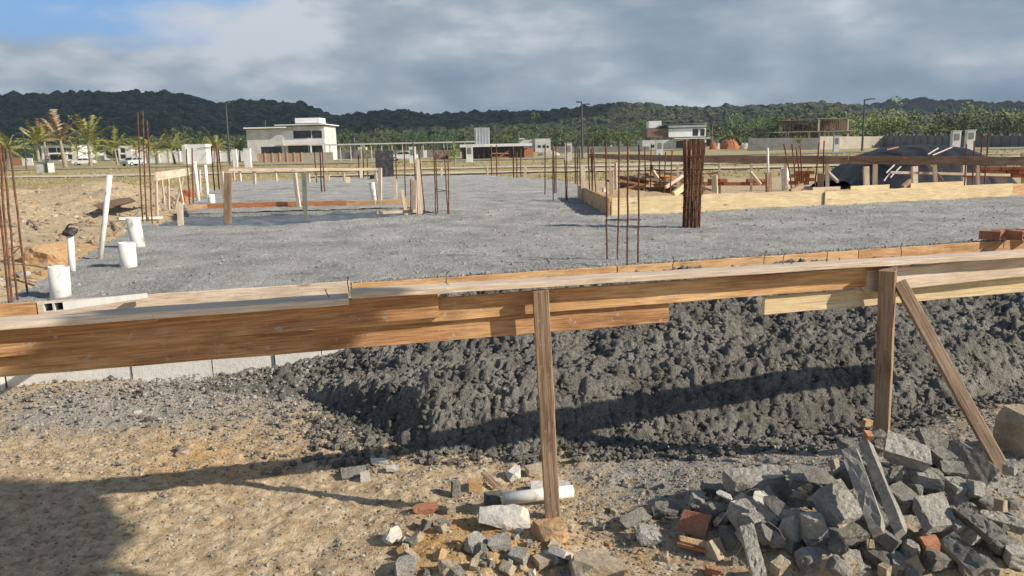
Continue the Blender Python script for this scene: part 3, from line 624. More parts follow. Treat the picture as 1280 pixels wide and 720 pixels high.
tile('plaster_scrap', 952, 622, .11, .07, .006, 15, 25, 10, .20, M_CHALK, 'white crumpled scrap on top of the big broken block', 'plaster scrap', 307)
tile('plastic_scrap', 968, 630, .12, .08, .012, -15, 50, 30, .20, M_CLOTH, 'black plastic scrap folded on the big broken block', 'plastic scrap', 308)
tile('yellow_stone', 1082, 529, .055, .05, .05, 20, 0, 10, .09, M_ORANGE, 'small yellow stone just left of the brown post', 'stone', 309)
tile('brick_shard', 1084, 546, .05, .035, .05, 20, 30, 10, .24, M_BRICK, 'tiny red brick bit by the brown post foot', 'brick shard', 310)
# middle group round the foot of the front post
MG = [
 ('plaster_lump', 631, 648, .25, .13, .075, 6, 6, 0, .03, M_CHALK, 'large pale crumpled plaster lump below the short plastic pipe', 'lump', 'stone'),
 ('concrete_block', 569.5, 611, .045, .045, .085, 20, 0, 4, .04, M_BLOCKD, 'small grey block standing upright on the sand', 'block', 'block'),
 ('orange_stone', 594, 606, .075, .055, .05, 10, 5, 0, .02, M_ORANGE, 'orange stone beside the small upright block', 'stone', 'block'),
 ('wood_sliver', 612, 599, .13, .03, .012, -48, 24, 22, .04, M_WOODG, 'brown wood sliver leaning behind the plastic pipe', 'wood piece', 'block'),
 ('plaster_lump', 643, 593, .085, .07, .06, 20, 10, 0, .03, M_CHALK, 'pinkish white lump behind the plastic pipe', 'lump', 'stone'),
 ('wood_block', 667, 588, .09, .05, .05, 25, 10, 0, .03, M_STONE, 'tan block left of the front post, behind the pipe', 'block', 'block'),
 ('concrete_slab_piece', 688, 609, .22, .10, .035, 3, 6, 0, .03, M_CHALK, 'flat pale slab lying behind the plastic pipe', 'concrete piece', 'block'),
 ('brick_shard', 531, 636, .13, .06, .03, 8, 6, 0, .02, M_BRICK, 'pinkish brick shard on the sand left of the plaster lump', 'brick shard', 'stone'),
 ('slate_shard', 491, 670, .09, .06, .03, 50, 40, 0, .03, M_CHALK, 'pale shard standing on edge on the left of the stones', 'shard', 'stone'),
 ('stone_wedge', 562, 637, .05, .05, .05, 20, 10, 0, .02, M_STONE, 'small pointed stone right of the pinkish shard', 'stone', 'stone'),
 ('concrete_lump', 507, 710, .09, .08, .07, 20, 10, 0, .02, M_BLOCK, 'grey lump at the bottom edge, leftmost of the stones', 'lump', 'stone'),
 ('concrete_lump', 557, 710, .06, .06, .06, 20, 10, 0, .02, M_STONE, 'tan-grey lump at the bottom edge beside an orange stone', 'lump', 'stone'),
 ('concrete_lump', 594, 682, .10, .09, .07, 50, 10, 0, .02, M_BLOCK, 'rough grey lump below the large plaster lump', 'lump', 'stone'),
 ('concrete_lump', 624, 681, .11, .08, .06, 10, 10, 0, .02, M_BLOCK, 'grey lump right under the middle of the plaster lump', 'lump', 'stone'),
 ('concrete_block', 649, 695, .075, .065, .05, -30, 14, 0, .02, M_BLOCK, 'square-cornered pale grey block under the plaster lump', 'block', 'block'),
 ('tan_stone', 678, 702, .07, .06, .05, 30, 10, 0, .02, M_STONE, 'tan stone left of the leaning flat piece', 'stone', 'block'),
 ('concrete_slab_piece', 704, 692, .15, .075, .03, 62, 8, 34, .03, M_CHALK, 'flat pale piece leaning at the front post foot', 'concrete piece', 'block'),
 ('boulder', 744, 712, .20, .15, .12, 10, 0, 0, .02, M_STONE, 'rounded tan boulder at the bottom edge right of the post', 'boulder', 'stone'),
 ('clay_lump', 686, 664, .15, .11, .07, 10, 0, 0, .03, M_ORANGE, 'orange clay lump touching the front post foot', 'lump', 'stone'),
 ('leaning_tile', 442, 590, .14, .07, .012, 18, 30, 0, .03, M_BLOCKD, 'grey tile propped on a pale stone at the shadow edge', 'tile shard', 'block'),
 ('pale_stone', 456, 596, .05, .04, .055, 10, 0, 0, .02, M_CHALK, 'pale stone holding up the grey tile', 'stone', 'block'),
 ('pale_stone', 474, 577, .10, .05, .03, 10, 14, 0, .02, M_CHALK, 'white stone behind the propped grey tile', 'stone', 'stone'),
 ('pale_stone', 490, 586, .075, .05, .03, 10, 0, 0, .02, M_CHALK, 'white knobbly stone right of the propped grey tile', 'stone', 'stone'),
 ('round_stone', 229, 566, .075, .065, .055, 10, 0, 0, .015, M_STONE, 'single round brown stone on the bare sand at the shadow tip', 'stone', 'stone'),
 ('flat_stone', 171, 516, .07, .04, .016, 10, 6, 0, .01, M_CHALK, 'flat pale stone on sand below the retaining wall', 'stone', 'stone'),
 ('boulder', 1296, 548, .30, .26, .28, 10, 0, 0, .10, M_STONE, 'big tan boulder at the right edge behind the brace', 'boulder', 'stone'),
]
for i, (nm, px, py, L, W, Hh, rz, rx, ry, zo, m, lab, cat, kd) in enumerate(MG):
    put(nm, chunk(nm, L, W, Hh, 500+i, m, kd, .15, .03 if kd == 'stone' else .012), m, px, py, zo, rz, rx, ry, lab, cat)
# many similar small broken pieces
def pilemod(k): return k if k != 6 else 0
mods = [(chunk('rubble_piece', .06, .05, .045, 700+k, None, 'stone' if k % 2 else 'block', .2, .04)) for k in range(10)]
mm = [M_BLOCK, M_BLOCKD, M_STONE, M_BLOCK, M_CHALK, M_BLOCKD, M_ORANGE, M_BLOCK, M_STONE, M_BLOCKD]
for me_, m_ in zip(mods, mm): me_.materials.append(m_)
def scatter(n, reg, zo, lab, cat, grp, s0, s1, seed):
    R = random.Random(seed)
    for i in range(n):
        px = R.uniform(reg[0], reg[2]); py = R.uniform(reg[1], reg[3]); k = R.randrange(10); k = 5 if (k in (4, 6) and seed == 1) else k; s = s0+(s1-s0)*R.random()**2
        z = .05
        for _ in range(8): p = gp(px, py, z); z = float(th(p.x, p.y))+zo*R.random()
        M = Matrix.Translation(p) @ Euler([R.uniform(0, 6.28) for _ in range(3)]).to_matrix().to_4x4() @ Matrix.Scale(s, 4)
        o = bpy.data.objects.new('rubble_piece', mods[k]); COL.objects.link(o); o.matrix_basis = M; ident(o, lab, cat, grp)
scatter(95, (890, 575, 1275, 719), .10, 'small broken lump filling the gaps between the larger pieces of the big rubble pile', 'rubble piece', 'small lumps within the rubble pile', .5, 1.9, 1)
scatter(60, (500, 655, 720, 719), .02, 'small broken stone in the stony patch around the front post foot', 'rubble piece', 'small stones around the front post foot', .35, 1.1, 2)
scatter(38, (715, 590, 870, 719), .01, 'small broken stone on the sand between the post and the rubble pile', 'rubble piece', 'small stones between post and pile', .25, .9, 3)
scatter(30, (20, 500, 500, 640), .0, 'small loose stone on the open sandy ground to the left', 'rubble piece', 'small stones on the open sand', .15, .5, 4)
# ragged tie wires sticking out of the rubble
for k in range(9):
    R = random.Random(k+50); p = gp(R.uniform(960, 1180), R.uniform(560, 680), .24); w = MB(); d = Vector((R.uniform(-1, 1), R.uniform(-.6, .3), R.uniform(.0, .5)))
    pts = [p+d*.28*t/9+Vector((0, 0, .05*math.sin(t*.5)-.002*t*t))+Vector((R.uniform(-1, 1), R.uniform(-1, 1), R.uniform(-1, 1)))*.006 for t in range(10)]
    ident(w.tube(pts, .0016, 5).build('tie_wire', M_NAIL), 'thin dark tie wire curling out of the rubble pile', 'wire', 'tie wires in the rubble')
# short plastic pipe with a plugged end, lying behind the post
pr = empty('plastic_pipe_offcut', gp(660, 624, .03), 'short white plastic pipe with a concrete-plugged end behind the front post', 'pipe')
a = gp(622, 624, .05); c = gp(716, 614, .05); MB().pipe(c, a, .031, .004, 28).build('pipe_body', M_PVC, pr, True)
dr = (a-c).normalized(); Mx = frame(dr, ZV); Mx.translation = a+dr*.02; mesh_obj('concrete_plug', chunk('concrete_plug', .09, .07, .07, 888, None, 'stone', .1, .05), M_HEAP, pr, Mx)
# ================================================================ REBAR starters
def cage(bars, label, ties=(), z=SLAB_Z, r=.0075, group='rusty rebar starters standing in the slab', Y=None, name='rebar_starter'):
    """bars: (base px, base py, top px, top py); ties: fractions of height with a stirrup"""
    root = None; pts = []
    for (bx, by, tx, ty) in bars:
        g = gp(bx, by, z) if Y is None else dp(bx, by, Y); t = dp(tx, ty, g.y)
        if root is None: root = empty(name, g, label, 'rebar', group)
        R = random.Random(int(bx*7+by)); n = 7; P = []
        for k in range(n+1):
            u = k/n; P.append((g-ZV*.12*(u == 0)).lerp(t, u)+Vector((R.uniform(-1, 1), R.uniform(-1, 1), 0))*.004*(0 < u))
        rr = max(r, .0011*g.length*.75); MB().tube(P, rr, 7).build('rebar', M_RUST, root); pts.append((g, t, rr))
    for u in ties:
        q = [a.lerp(b, u) for a, b, _ in pts]
        if len(q) == 1: continue
        q = [v+(v-q[0]).normalized()*0 for v in q]
        back = Vector((0, .16, 0)) if len(q) < 4 else Vector((0, 0, 0))
        loop = q+([q[-1]+Vector((.0, .15, 0)), q[0]+Vector((0, .15, 0)), q[0]] if len(q) < 4 else [q[0]])
        MB().tube(loop, .004+pts[0][2]*.2, 5).build('stirrup', M_RUST, root)
    return root
cage([(759, 324, 757, 176), (772, 325, 774, 176), (784, 332, 785, 180), (797.5, 329, 799, 181)], 'nearest cage of four tall rusty bars, just beyond the rail', (), r=.0085)
nc = [o for o in bpy.data.objects if o.name == 'rebar_starter'][0]
a, b_, c, d_ = [gp(x, 276, .0) for x in (0, 0, 0, 0)]
def seg_at(bx, by, py): g = gp(bx, by, SLAB_Z); d = ray(bx, py); return Vector((g.x, g.y, CH+d.z*(g.y/d.y)))
q = [seg_at(bx, by, y) for bx, by, y in ((759, 324, 275), (772, 325, 274), (784, 332, 276), (797.5, 329, 274))]
MB().tube([q[0]-Vector((.02, 0, 0)), q[1], q[3]+Vector((.02, 0, 0)), q[2], q[0]], .0045, 6).build('stirrup', M_RUST, nc)
q2 = [v-ZV*.055 for v in q]; MB().tube([q2[2], q2[3]+Vector((.02, 0, 0))], .003, 6).build('stirrup', M_RUST, nc)
cage([(11, 379, -4, 225), (14, 376, -1, 180), (21.5, 373, 3, 182), (34.5, 368, 12, 184)], 'leaning group of rusty bars at the left edge of the picture', (.34,), r=.008)
cage([(178, 276, 172, 140), (183, 276, 178, 138), (190, 277, 184, 150)], 'three rusty bars behind the tilted white pipe', (), z=.70, r=.009)
cage([(237, 256, 233, 186), (241.5, 256, 240, 185)], 'pair of rusty bars beside the two thin white pipes', (), z=.68)
cage([(268, 236, 264, 182), (274, 236, 270, 178), (279, 236, 273, 186)], 'three thin bars behind the thin white pipes', (), z=.68)
cage([(396, 229, 393, 190), (402, 240, 400, 188), (406, 240, 403, 187)], 'bars just left of the dark speckled panel, by the far white house', (), z=.70)
cage([(449, 223, 448, 192), (454.5, 223, 454, 190), (460, 223, 459, 196)], 'three short thin bars between the far white house and the speckled panel', ())
cage([(496, 226, 494, 180), (507, 246, 505, 182)], 'pair of bars right of the dark speckled panel', ())
cage([(514, 268, 513, 224), (521, 250, 516, 178), (531, 267, 523, 180)], 'bars mixed with the upright boards at the end of the trench', (), r=.009)
cage([(545, 268, 542, 178), (547, 267, 544.5, 190), (560, 268, 555, 185), (561, 267, 560, 188)], 'cage of four bars right of the trench boards', (.36,), r=.009)
cage([(614.5, 217, 614, 182), (621, 217, 620.5, 181)], 'pair of bars at the far slab edge in front of the dark low building', ())
cage([(642, 222, 641.5, 183), (651, 217, 651, 186), (646, 222, 646, 190)], 'trio of far bars near the end of the pale low roof', ())
cage([(681, 243, 681.5, 180)], 'single bar left of the tight pair in the middle of the slab', (), r=.008)
cage([(691.5, 251, 691, 181), (695, 242, 695, 180), (693, 242, 692, 186)], 'tight trio of bars left of the wooden form box', ())
cage([(707.5, 250, 706, 200), (709, 250, 708, 178)], 'close pair of bars nearest the left end of the form box', ())
cage([(719, 226, 719, 178), (721.5, 226, 721.5, 181), (725, 226, 724.5, 186)], 'thin far bars behind the left end of the form box', ())
cage([(737, 243, 735, 180), (740.5, 243, 739, 186), (745, 243, 741, 178), (740, 243, 741, 190)], 'cage of bars rising inside the left end of the form box', (.52,), z=.85)
cage([(807, 238, 806, 184), (813, 236, 814, 180), (825, 238, 824, 192), (830, 236, 832, 190), (838, 238, 840, 188)], 'spread bars above the heap of scrap timber', (.5,), z=.80)
# wrapped column core: many bars round a dark core
gcol = gp(864, 284, SLAB_Z); rc = empty('column_reinforcement', gcol, 'thick bundle of rusty vertical bars standing on the slab right of the scrap timber', 'rebar column')
wc = 17*gcol.y/F; top = dp(868, 173, gcol.y)
for k in range(15):
    u = -.5+(k % 5)/4; v = (k//5)/2-.5; R = random.Random(k); o_ = Vector((u*wc*1.05, v*.13, 0)); sp = 1.35
    MB().tube([gcol+o_-ZV*.05, gcol.lerp(top, .5)+o_+Vector((R.uniform(-.006, .006), 0, 0)), top+Vector((o_.x*sp, o_.y, R.uniform(-.06, .0)))], .010, 7).build('rebar', M_RUST, rc)
MBc = MB(); MBc.tube([gcol, gcol.lerp(top, .3)], .060, 10, .05); MBc.build('core', simple('dirty_form_core', [(.3, (.07, .05, .04)), (.7, (.15, .10, .08))], 9, 40, .005), rc)
for u in (.1, .22, .36, .5, .6, .66, .8):
    p = gcol.lerp(top, u); w = wc*(.56+.12*u)
    MB().tube([p+Vector((-w, -.08, 0)), p+Vector((w, -.08, .01)), p+Vector((w, .09, .01)), p+Vector((-w, .09, 0)), p+Vector((-w, -.08, 0))], .005, 5).build('stirrup', M_RUST, rc)
# ================================================================ upright posts, pipes, pillars read from the photo
def upright(name, bx, by, tx, ty, wpx, mat, label, cat, z=SLAB_Z, shape='board', depth=None, Y=None, group=None, parent=None, sink=.1, yaw=.2):
    g = gp(bx, by, z) if Y is None else dp(bx, by, Y); t = dp(tx, ty, g.y); w = wpx*g.y/F
    d = (t-g).normalized(); g0 = g-d*sink
    if shape == 'pipe': o = MB().pipe(g0, t, w/2, .004, 24).build(name, mat, parent, True); o.data.polygons.foreach_set('use_smooth', [True]*len(o.data.polygons))
    elif shape == 'rod': o = MB().tube([g0, g0.lerp(t, .5)+Vector((.003, 0, 0)), t], w/2, 10).build(name, mat, parent, True)
    else: o = board(name, g0, t, w, depth or min(w, .06), mat, parent, Vector((math.sin(yaw), math.cos(yaw), 0)), .001, .002)
    if label: ident(o, label, cat, group)
    return o
PG = 'white plastic pipes rising from the slab'
upright('plastic_pipe', 76, 370, 73, 333, 24, M_PVC, 'short wide white pipe nearest the camera at the left of the slab', 'pipe', shape='pipe', group=PG)
upright('plastic_pipe', 161, 333, 158, 303, 20, M_PVC, 'stubby white pipe standing in front of the tilted one', 'pipe', shape='pipe', group=PG)
upright('plastic_pipe', 173, 309, 166, 272, 16.5, M_PVC, 'tilted white pipe at the left edge of the slab', 'pipe', shape='pipe', group=PG)
upright('plastic_pipe', 265, 256, 264, 243, 8, M_PVC, 'small white pipe behind the trench near the grey post', 'pipe', z=.68, shape='pipe', group=PG)
upright('plastic_pipe', 470, 257, 465, 228, 7.5, M_PVC, 'slim white pipe beyond the trench beside a wooden stake', 'pipe', z=.68, shape='pipe', group=PG)
upright('plastic_pipe', 982, 232, 981, 210, 9.5, M_PVC, 'wide white pipe behind the form boards by the red bricks', 'pipe', z=.62, shape='pipe', group=PG)
upright('plastic_pipe', 755, 243, 755, 234, 5, M_PVC, 'tiny white pipe stub inside the left end of the form box', 'pipe', z=.80, shape='pipe', group=PG)
rr_ = empty('pipe_with_rag', gp(90, 339, SLAB_Z), 'thin white pipe topped by a knotted black plastic rag at the slab edge', 'pipe')
upright('pipe', 90.5, 339, 87.5, 292, 8, M_PVC, None, None, shape='pipe', parent=rr_)
tp = dp(87.5, 290, gp(90.5, 339, SLAB_Z).y)
bm = bmesh.new(); bmesh.ops.create_icosphere(bm, subdivisions=3, radius=.06)
P = np.array([v.co[:] for v in bm.verts]); dd_ = fbm(P[:, 0]+P[:, 2], P[:, 1]+P[:, 2]*.7, .05, 3, 4)
for v, e in zip(bm.verts, dd_): v.co = Vector((v.co.x*1.05, v.co.y, v.co.z*.62))*(1+.7*float(e))
mer = bpy.data.meshes.new('rag'); bm.to_mesh(mer); bm.free(); mesh_obj('rag', mer, M_CLOTH, rr_, Matrix.Translation(tp))
MB().tube([tp+Vector((-.03, 0, .03)), tp+Vector((.0, 0, .07)), tp+Vector((.07, .01, .075))], .012, 6, .003).build('rag_tail', M_CLOTH, rr_)
upright('white_pole', 125, 324, 137, 219, 6.5, M_PVC, 'long white pole leaning at the left edge of the slab', 'pole', shape='rod')
upright('white_pipe', 248.5, 255, 243, 202, 4.5, M_PVC, 'thin white pipe, left of the two by the slab corner', 'pipe', z=.62, shape='rod')
upright('white_pipe', 260, 252, 256.5, 206, 4, M_PVC, 'thin white pipe, right of the two by the slab corner', 'pipe', z=.62, shape='rod')
# stakes
SG = 'wooden stakes and posts left of centre'
for (a_) in [
 ('post', 284.5, 279, 285, 196+20, 8.5, M_WOODG, 'grey upright post standing in front of the trench', .66),
 ('post', 382, 271, 380, 216, 5.5, simple('green_stained_board', [(.3, (.13, .15, .12)), (.7, (.22, .23, .19))], 4, 30, .003), 'green-stained post standing in front of the trench', .66),
 ('post', 374, 260, 368, 216, 4.5, M_WOODT, 'leaning post beside the green-stained post', .68),
 ('stake', 226, 282, 225, 254, 6.5, M_WOODT, 'short stake at the left end of the trench', .62),
 ('stake', 475, 257, 475, 210, 4.5, M_WOODT, 'thin stake right of the slim white pipe', .68),
 ('stake', 494.5, 252, 494, 224, 3.8, M_WOODT, 'stake by the bars right of the slim white pipe', .68),
 ('stake', 507, 264, 502, 237, 4, M_WOODY, 'pale slanting stake at the end of the trench', .68),
 ('board', 517, 264, 517, 225, 7, M_WOODT, 'upright board, left of the two at the trench end', .70),
 ('board', 525, 265, 523, 199, 6.5, M_WOODT, 'tall upright board, right of the two at the trench end', .70),
 ('stake', 409, 226, 409, 219, 6, M_WOODY, 'small pale block on the far slab by the leaning bars', .70),
 ('stake', 435, 228, 435, 221, 5, M_WOODY, 'small pale block on the far slab left of the speckled panel', .70),
 ('stake', 452, 222, 451, 211, 4, M_CHALK, 'short white stub at the far slab edge', .70),
 ('stake', 656.5, 219, 656.5, 208, 3.2, M_WOODT, 'short stake at the far edge of the slab', .70),
 ('stake', 609, 217, 609, 209, 1.6, M_WOODT, 'tiny stake in the dry grass beyond the slab', .62),
 ('stake', 552, 218, 552, 209, 2.4, M_WOODT, 'tiny stake at the grass edge behind the trench cage', .62),
 ('board', 729, 245, 728, 207, 5.5, M_WOODT, 'upright board at the left end of the form box', .80),
 ('board', 764.5, 247, 764.5, 214, 5.5, M_WOODT, 'speckled upright board inside the form box', .80),
 ('board', 770, 240, 769.5, 203, 3, M_WOODT, 'narrow upright board behind the speckled one in the form box', .80),
 ('stake', 848, 240, 847, 206, 3.4, M_WOODT, 'stake behind the form box near the bar bundle', .70),
 ('stake', 815, 238, 814, 206, 3.4, M_RUST, 'brown stake standing in the scrap timber', .60),
 ('stake', 893.5, 243, 893, 219, 6.5, M_WOODT, 'stake nailed behind the form boards right of the bar bundle', .74),
 ('stake', 961, 242, 960.5, 216, 7, M_WOODG, 'dark stake behind the form boards under the white rod', .74),
 ('stake', 1025.5, 239, 1025.5, 217, 7, M_WOODG, 'stake behind the form boards by the joint', .74),
 ('stake', 1083, 236, 1082.5, 208, 6.5, M_WOODT, 'stake in front of the black tarpaulin, leftmost', .74),
 ('stake', 1143, 234, 1143, 208, 7.5, M_WOODT, 'thick stake in front of the middle of the black tarpaulin', .74),
 ('stake', 1204.5, 229, 1205, 206, 5, M_WOODT, 'slim stake in front of the right end of the tarpaulin', .74),
 ('stake', 1255, 231, 1255, 206, 5, M_WOODT, 'stake before the low red brick wall at far right', .74),
 ('post', 1279.5, 231, 1279, 191, 5, M_WOODT, 'tall post cut by the right edge of the picture', .74)]:
    nm, bx, by, tx, ty, w, m, lab, z = a_; upright(nm, bx, by, tx, ty, w, m, lab, 'post' if nm == 'post' else nm, z=z, yaw=rnd.uniform(-.3, .5))
upright('white_rod', 960, 216, 959.5, 185, 2.6, M_PVC, 'thin white rod standing above the dark stake', 'rod', Y=gp(961, 242, .74).y+.06, shape='rod', sink=.3)
# speckled dark panel
g = gp(481, 221, SLAB_Z); pn = board('speckled_panel', dp(481.5, 221.5, g.y)-ZV*.05, dp(480, 188, g.y), 22*g.y/F, .03, concrete_mat('speckled_panel', [(.35, (.03, .032, .035)), (.55, (.09, .09, .09)), (.7, (.42, .42, .4))], 6, 18, .01), None, Vector((0, 1, 0)))
ident(pn, 'dark speckled rectangular panel standing upright at the far slab', 'panel')
ident(mesh_obj('black_plastic_bundle', chunk('bundle', .45, .3, .25, 91, None, 'stone', .2, .08), M_CLOTH, None, Matrix.Translation(gp(470, 222, .75))), 'small black bundle at the foot of the speckled panel', 'bundle')
# ================================================================ low form boards
def ident2(o, lab, cat, grp=None): return ident(o, lab, cat, grp)
def lowboard(nm, x0, y0, x1, y1, z, hgt, mat, lab, t=.025, cat='form board', back=0):
    a = gp(x0, y0, z); b = gp(x1, y1, z); n_ = Vector((-(b-a).y, (b-a).x, 0)).normalized()
    return ident(board(nm, a+ZV*hgt/2+n_*back, b+ZV*hgt/2+n_*back, t, hgt, mat), lab, cat)
lowboard('form_board', 234, 264, 260, 263, .66, .12, M_WOOD, 'orange form board at the left end of the trench back edge')
lowboard('form_board', 260, 263, 434, 259.5, .66, .14, M_WOODR, 'long reddish form board along the trench back edge')
lowboard('form_board', 435, 259.3, 512, 257.5, .66, .13, M_WOOD, 'orange form board at the right end of the trench back edge')
lowboard('form_board', 470, 268, 528, 265.5, .68, .05, M_WOODY, 'thin pale strip along the front of the trench end')
# the raised form box
bx0, bx1, bxr, bxb = Vector((1.50, 11.28, .70)), Vector((9.4, 13.55, .70)), Vector((15, 15.2, .7)), Vector((1.40, 15.4, .70))
dirf = (bx1-bx0).normalized(); Lf = (bx1-bx0).length; nf = Vector((-dirf.y, dirf.x, 0))
def fb(u0, u1, hgt, mat, lab, z0=.66, back=0, t=.025, nm='form_board'):
    a = bx0+dirf*u0; b = bx0+dirf*u1; a.z = b.z = z0+hgt/2; return ident(board(nm, a+nf*back, b+nf*back, t, hgt, mat), lab, 'form board')
def u_at(px):
    d = ray(px, 250); o_ = Vector((0, 0, CH)); n_ = nf; t = (bx0-o_).dot(n_)/d.dot(n_); return (o_+d*t-bx0).dot(dirf)
fb(.03, u_at(941), .30, M_WOODY, 'long yellow form board forming the front of the box, left section')
fb(u_at(941)+.003, u_at(1029), .285, M_WOODY, 'yellow form board with a long grain, middle section right of the bar bundle', back=.004)
fb(u_at(1029)+.003, u_at(1262), .262, M_WOODY, 'bright pale form board in front of the tarpaulin', back=-.03)
fb(u_at(1262)+.003, u_at(1262)+4, .25, M_WOOD, 'orange form board at the far right end of the box front', back=-.01)
o = board('form_board', bx0+ZV*.11, bxb+ZV*.11, .025, .30, M_WOOD); ident(o, 'shaded end board closing the left side of the form box', 'form board')
# sand fill inside the box
fx, fy = np.meshgrid(np.linspace(0, 14, 220), np.linspace(.02, 4.0, 60))
FX = bx0.x+dirf.x*fx+nf.x*fy; FY = bx0.y+dirf.y*fx+nf.y*fy; lim = FX > (1.52+(FY-11.3)*-.02)
FZ = .90-.05*ss(.1, 1.5, fy)+.05*fbm(FX, FY, .5, 4, 3)-.3*ss(1.2, 2.6, fy)*ss(2.0, 3.0, fx)-.06*ss(4, 7, fx)
me = npmesh('sand_fill', np.stack([FX.ravel(), FY.ravel(), FZ.ravel()], 1), gridfaces(220, 60, lim[:-1, :-1]), True); attr(me, 'orange', np.full(FX.size, .45)); attr(me, 'dust', np.zeros(FX.size)); attr(me, 'grass', np.zeros(FX.size))
ident(mesh_obj('sand_fill', me, M_GROUND), kind='structure')
fb(u_at(1040), u_at(1075), .16, M_WOODT, 'weathered board lying behind the form front at the tarpaulin left end', z0=.80, back=.5)
fb(u_at(1086), u_at(1135), .18, M_WOODY, 'second pale board behind the form front before the tarpaulin', z0=.78, back=.45)
fb(u_at(1165), u_at(1232), .18, M_WOODY, 'short pale board behind the form front at the tarpaulin right end', z0=.78, back=.5)
def loose(nm, x0, y0, x1, y1, Y0, Y1, w, t, mat, lab, cat='plank'):
    return ident(board(nm, dp(x0, y0, Y0), dp(x1, y1, Y1), w, t, mat), lab, cat)
yb = gp(960, 245, .9).y
loose('brace_board', 842, 243, 857, 232, 12.2, 12.4, .05, .10, M_WOODY, 'short diagonal brace board nailed left of the bar bundle')
loose('brace_board', 988, 240, 1003, 232, 13.2, 13.4, .05, .10, M_WOODG, 'short dark brace board right of the dark stake')
loose('brace_board', 1036, 216, 1047, 227, 14.6, 14.2, .05, .05, M_WOODT, 'thin brace slanting down left of the tarpaulin front')
loose('brace_board', 1128, 234, 1138, 226, 13.9, 14.1, .05, .08, M_WOODG, 'dark brace board left of the thick stake')
loose('brace_board', 938, 215, 951, 231, 14.4, 14.2, .04, .05, M_WOODT, 'thin brace slanting beside a stake left of the white rod')
loose('brace_board', 1160, 205, 1178, 226, 15.0, 14.8, .05, .06, M_WOODG, 'grey brace behind the thick stake')
loose('rail_pole', 1113, 215.5, 1262, 219, 15.0, 15.0, .05, .05, M_WOODT, 'long thin pole lying across the front of the tarpaulin', 'pole')
loose('rail_pole', 878, 240, 895, 243, 12.8, 12.9, .05, .05, M_WOODG, 'short dark rail joining the bar bundle and the stake', 'pole')
# ================================================================ rear guide rail at the right
ra, rb_ = dp(868, 198.7, 17.0), dp(1300, 201.5, 13.6)
rg = empty('guide_rail', ra, 'long grey horizontal timber rail on stakes in front of the black tarpaulin', 'timber rail')
mid = ra.lerp(rb_, .5); dr_ = (rb_-ra).normalized()
board('rail_board', ra, mid-dr_*.005, .03, .165, M_WOODG, rg); board('rail_board', mid+dr_*.005, rb_, .03, .160, M_WOODG, rg)
far_a = dp(736, 195, 26); board('rail_board', far_a, ra-dr_*.02+ZV*.0, .03, .15, M_WOODG, rg)
for (bx, by, tx, w) in ((899.5, 234, 899, 2.6), (939, 232, 939.5, 2.8), (982, 222, 982, 3), (1034, 228, 1033.5, 4), (1093.5, 229, 1094, 5), (1169, 226, 1168, 4), (1222, 226, 1222, 3), (762, 212, 762, 2)):
    Yp = 17.0-(bx-868)/432*3.4 if bx > 860 else 25; upright('stake', bx, by, tx, 203 if bx > 860 else 197, w, M_WOODT, None, None, Y=Yp+.05, parent=rg, sink=.25)
# left guide rail pieces
lg = empty('guide_rail', gp(310, 240, .6), 'pale horizontal guide board on stakes across the far side of the slab', 'timber rail')
a, b_ = dp(286, 212.5, 21), dp(476, 211.5, 22.5); board('rail_board', a, b_, .03, 3.4*21.5/F, M_WOODT, lg)
for bx, by, w in ((300, 222, 3), (318, 226, 4), (345, 222, 2.5), (386, 224, 3), (430, 222, 2.5), (470, 222, 3)): upright('stake', bx, by, bx-.5, 214, w, M_WOODT, None, None, Y=21+(bx-286)/190*1.5+.05, parent=lg)
lg = empty('guide_rail', gp(215, 250, .6), 'weathered slanting guide board on sticks above the dug sand', 'timber rail')
a, b_ = dp(194, 221, 13.8), dp(236, 214.5, 16.5); board('rail_board', a, b_, .035, .155, M_WOODT, lg)
for bx, by, tx, w, Yp in ((196, 262, 195, 3, 13.9), (211, 256, 210, 2.4, 14.6), (221, 252, 229, 2.2, 15.6), (228, 250, 223, 2.2, 15.2), (205, 250, 202, 2, 14.2)): upright('stake', bx, by, tx, 222, w, M_WOODT, None, None, Y=Yp, parent=lg)
upright('stake', 250, 236, 249, 212, 2.4, M_WOODT, 'thin stake left of the thin white pipes', 'stake', Y=20)
upright('stake', 281, 250, 277, 214, 4, M_WOODT, 'leaning thin post left of the grey upright post', 'stake', z=.68)
upright('stake', 293, 228, 291, 200, 2, M_WOODT, 'thin stake at the left corner of the far slab', 'stake', z=.65)
# things on the dug sand
def sheetobj(nm, pix, mat, lab, cat, off=.04, t=.012):
    pts = [hit(x, y)+ZV*off for x, y in pix]; n = len(pts); mb = MB(); mb.add([p for p in pts]+[p-ZV*t for p in pts], [tuple(range(n)), tuple(range(2*n-1, n-1, -1))]+[(i, n+i, n+(i+1) % n, (i+1) % n) for i in range(n)])
    return ident(mb.build(nm, mat), lab, cat)
sheetobj('brown_sheet', [(118, 268), (130, 275), (171, 262), (163, 256), (148, 259)], M_BROWN, 'brown warped sheet lying on the dug sand behind the leaning pole', 'sheet', .18)
h0 = hit(148, 277)+ZV*.05; h1 = hit(203, 276)+ZV*.06; ident(board('white_batten', h0, h1, .05, .05, M_CHALK), 'white batten lying on the sand behind the tilted white pipe', 'batten')
for k, (x0, y0, x1, y1, lab) in enumerate([(141, 279, 146, 291, 'small dark stick on the sand left of the tilted pipe'), (140, 296, 150, 290, 'short brown stick on the sand beside the stubby pipe'), (205, 243, 218, 250, 'broken dark batten in the hollow under the slanting board'), (213, 252, 224, 250, 'short batten in the hollow near the stake'), (37, 277, 48, 288, 'dark root on the sand at the left')]):
    p, q_ = hit(x0, y0)+ZV*.03, hit(x1, y1)+ZV*.03; ident(board('stick', p, q_, .03, .02, M_WOODG), lab, 'stick')
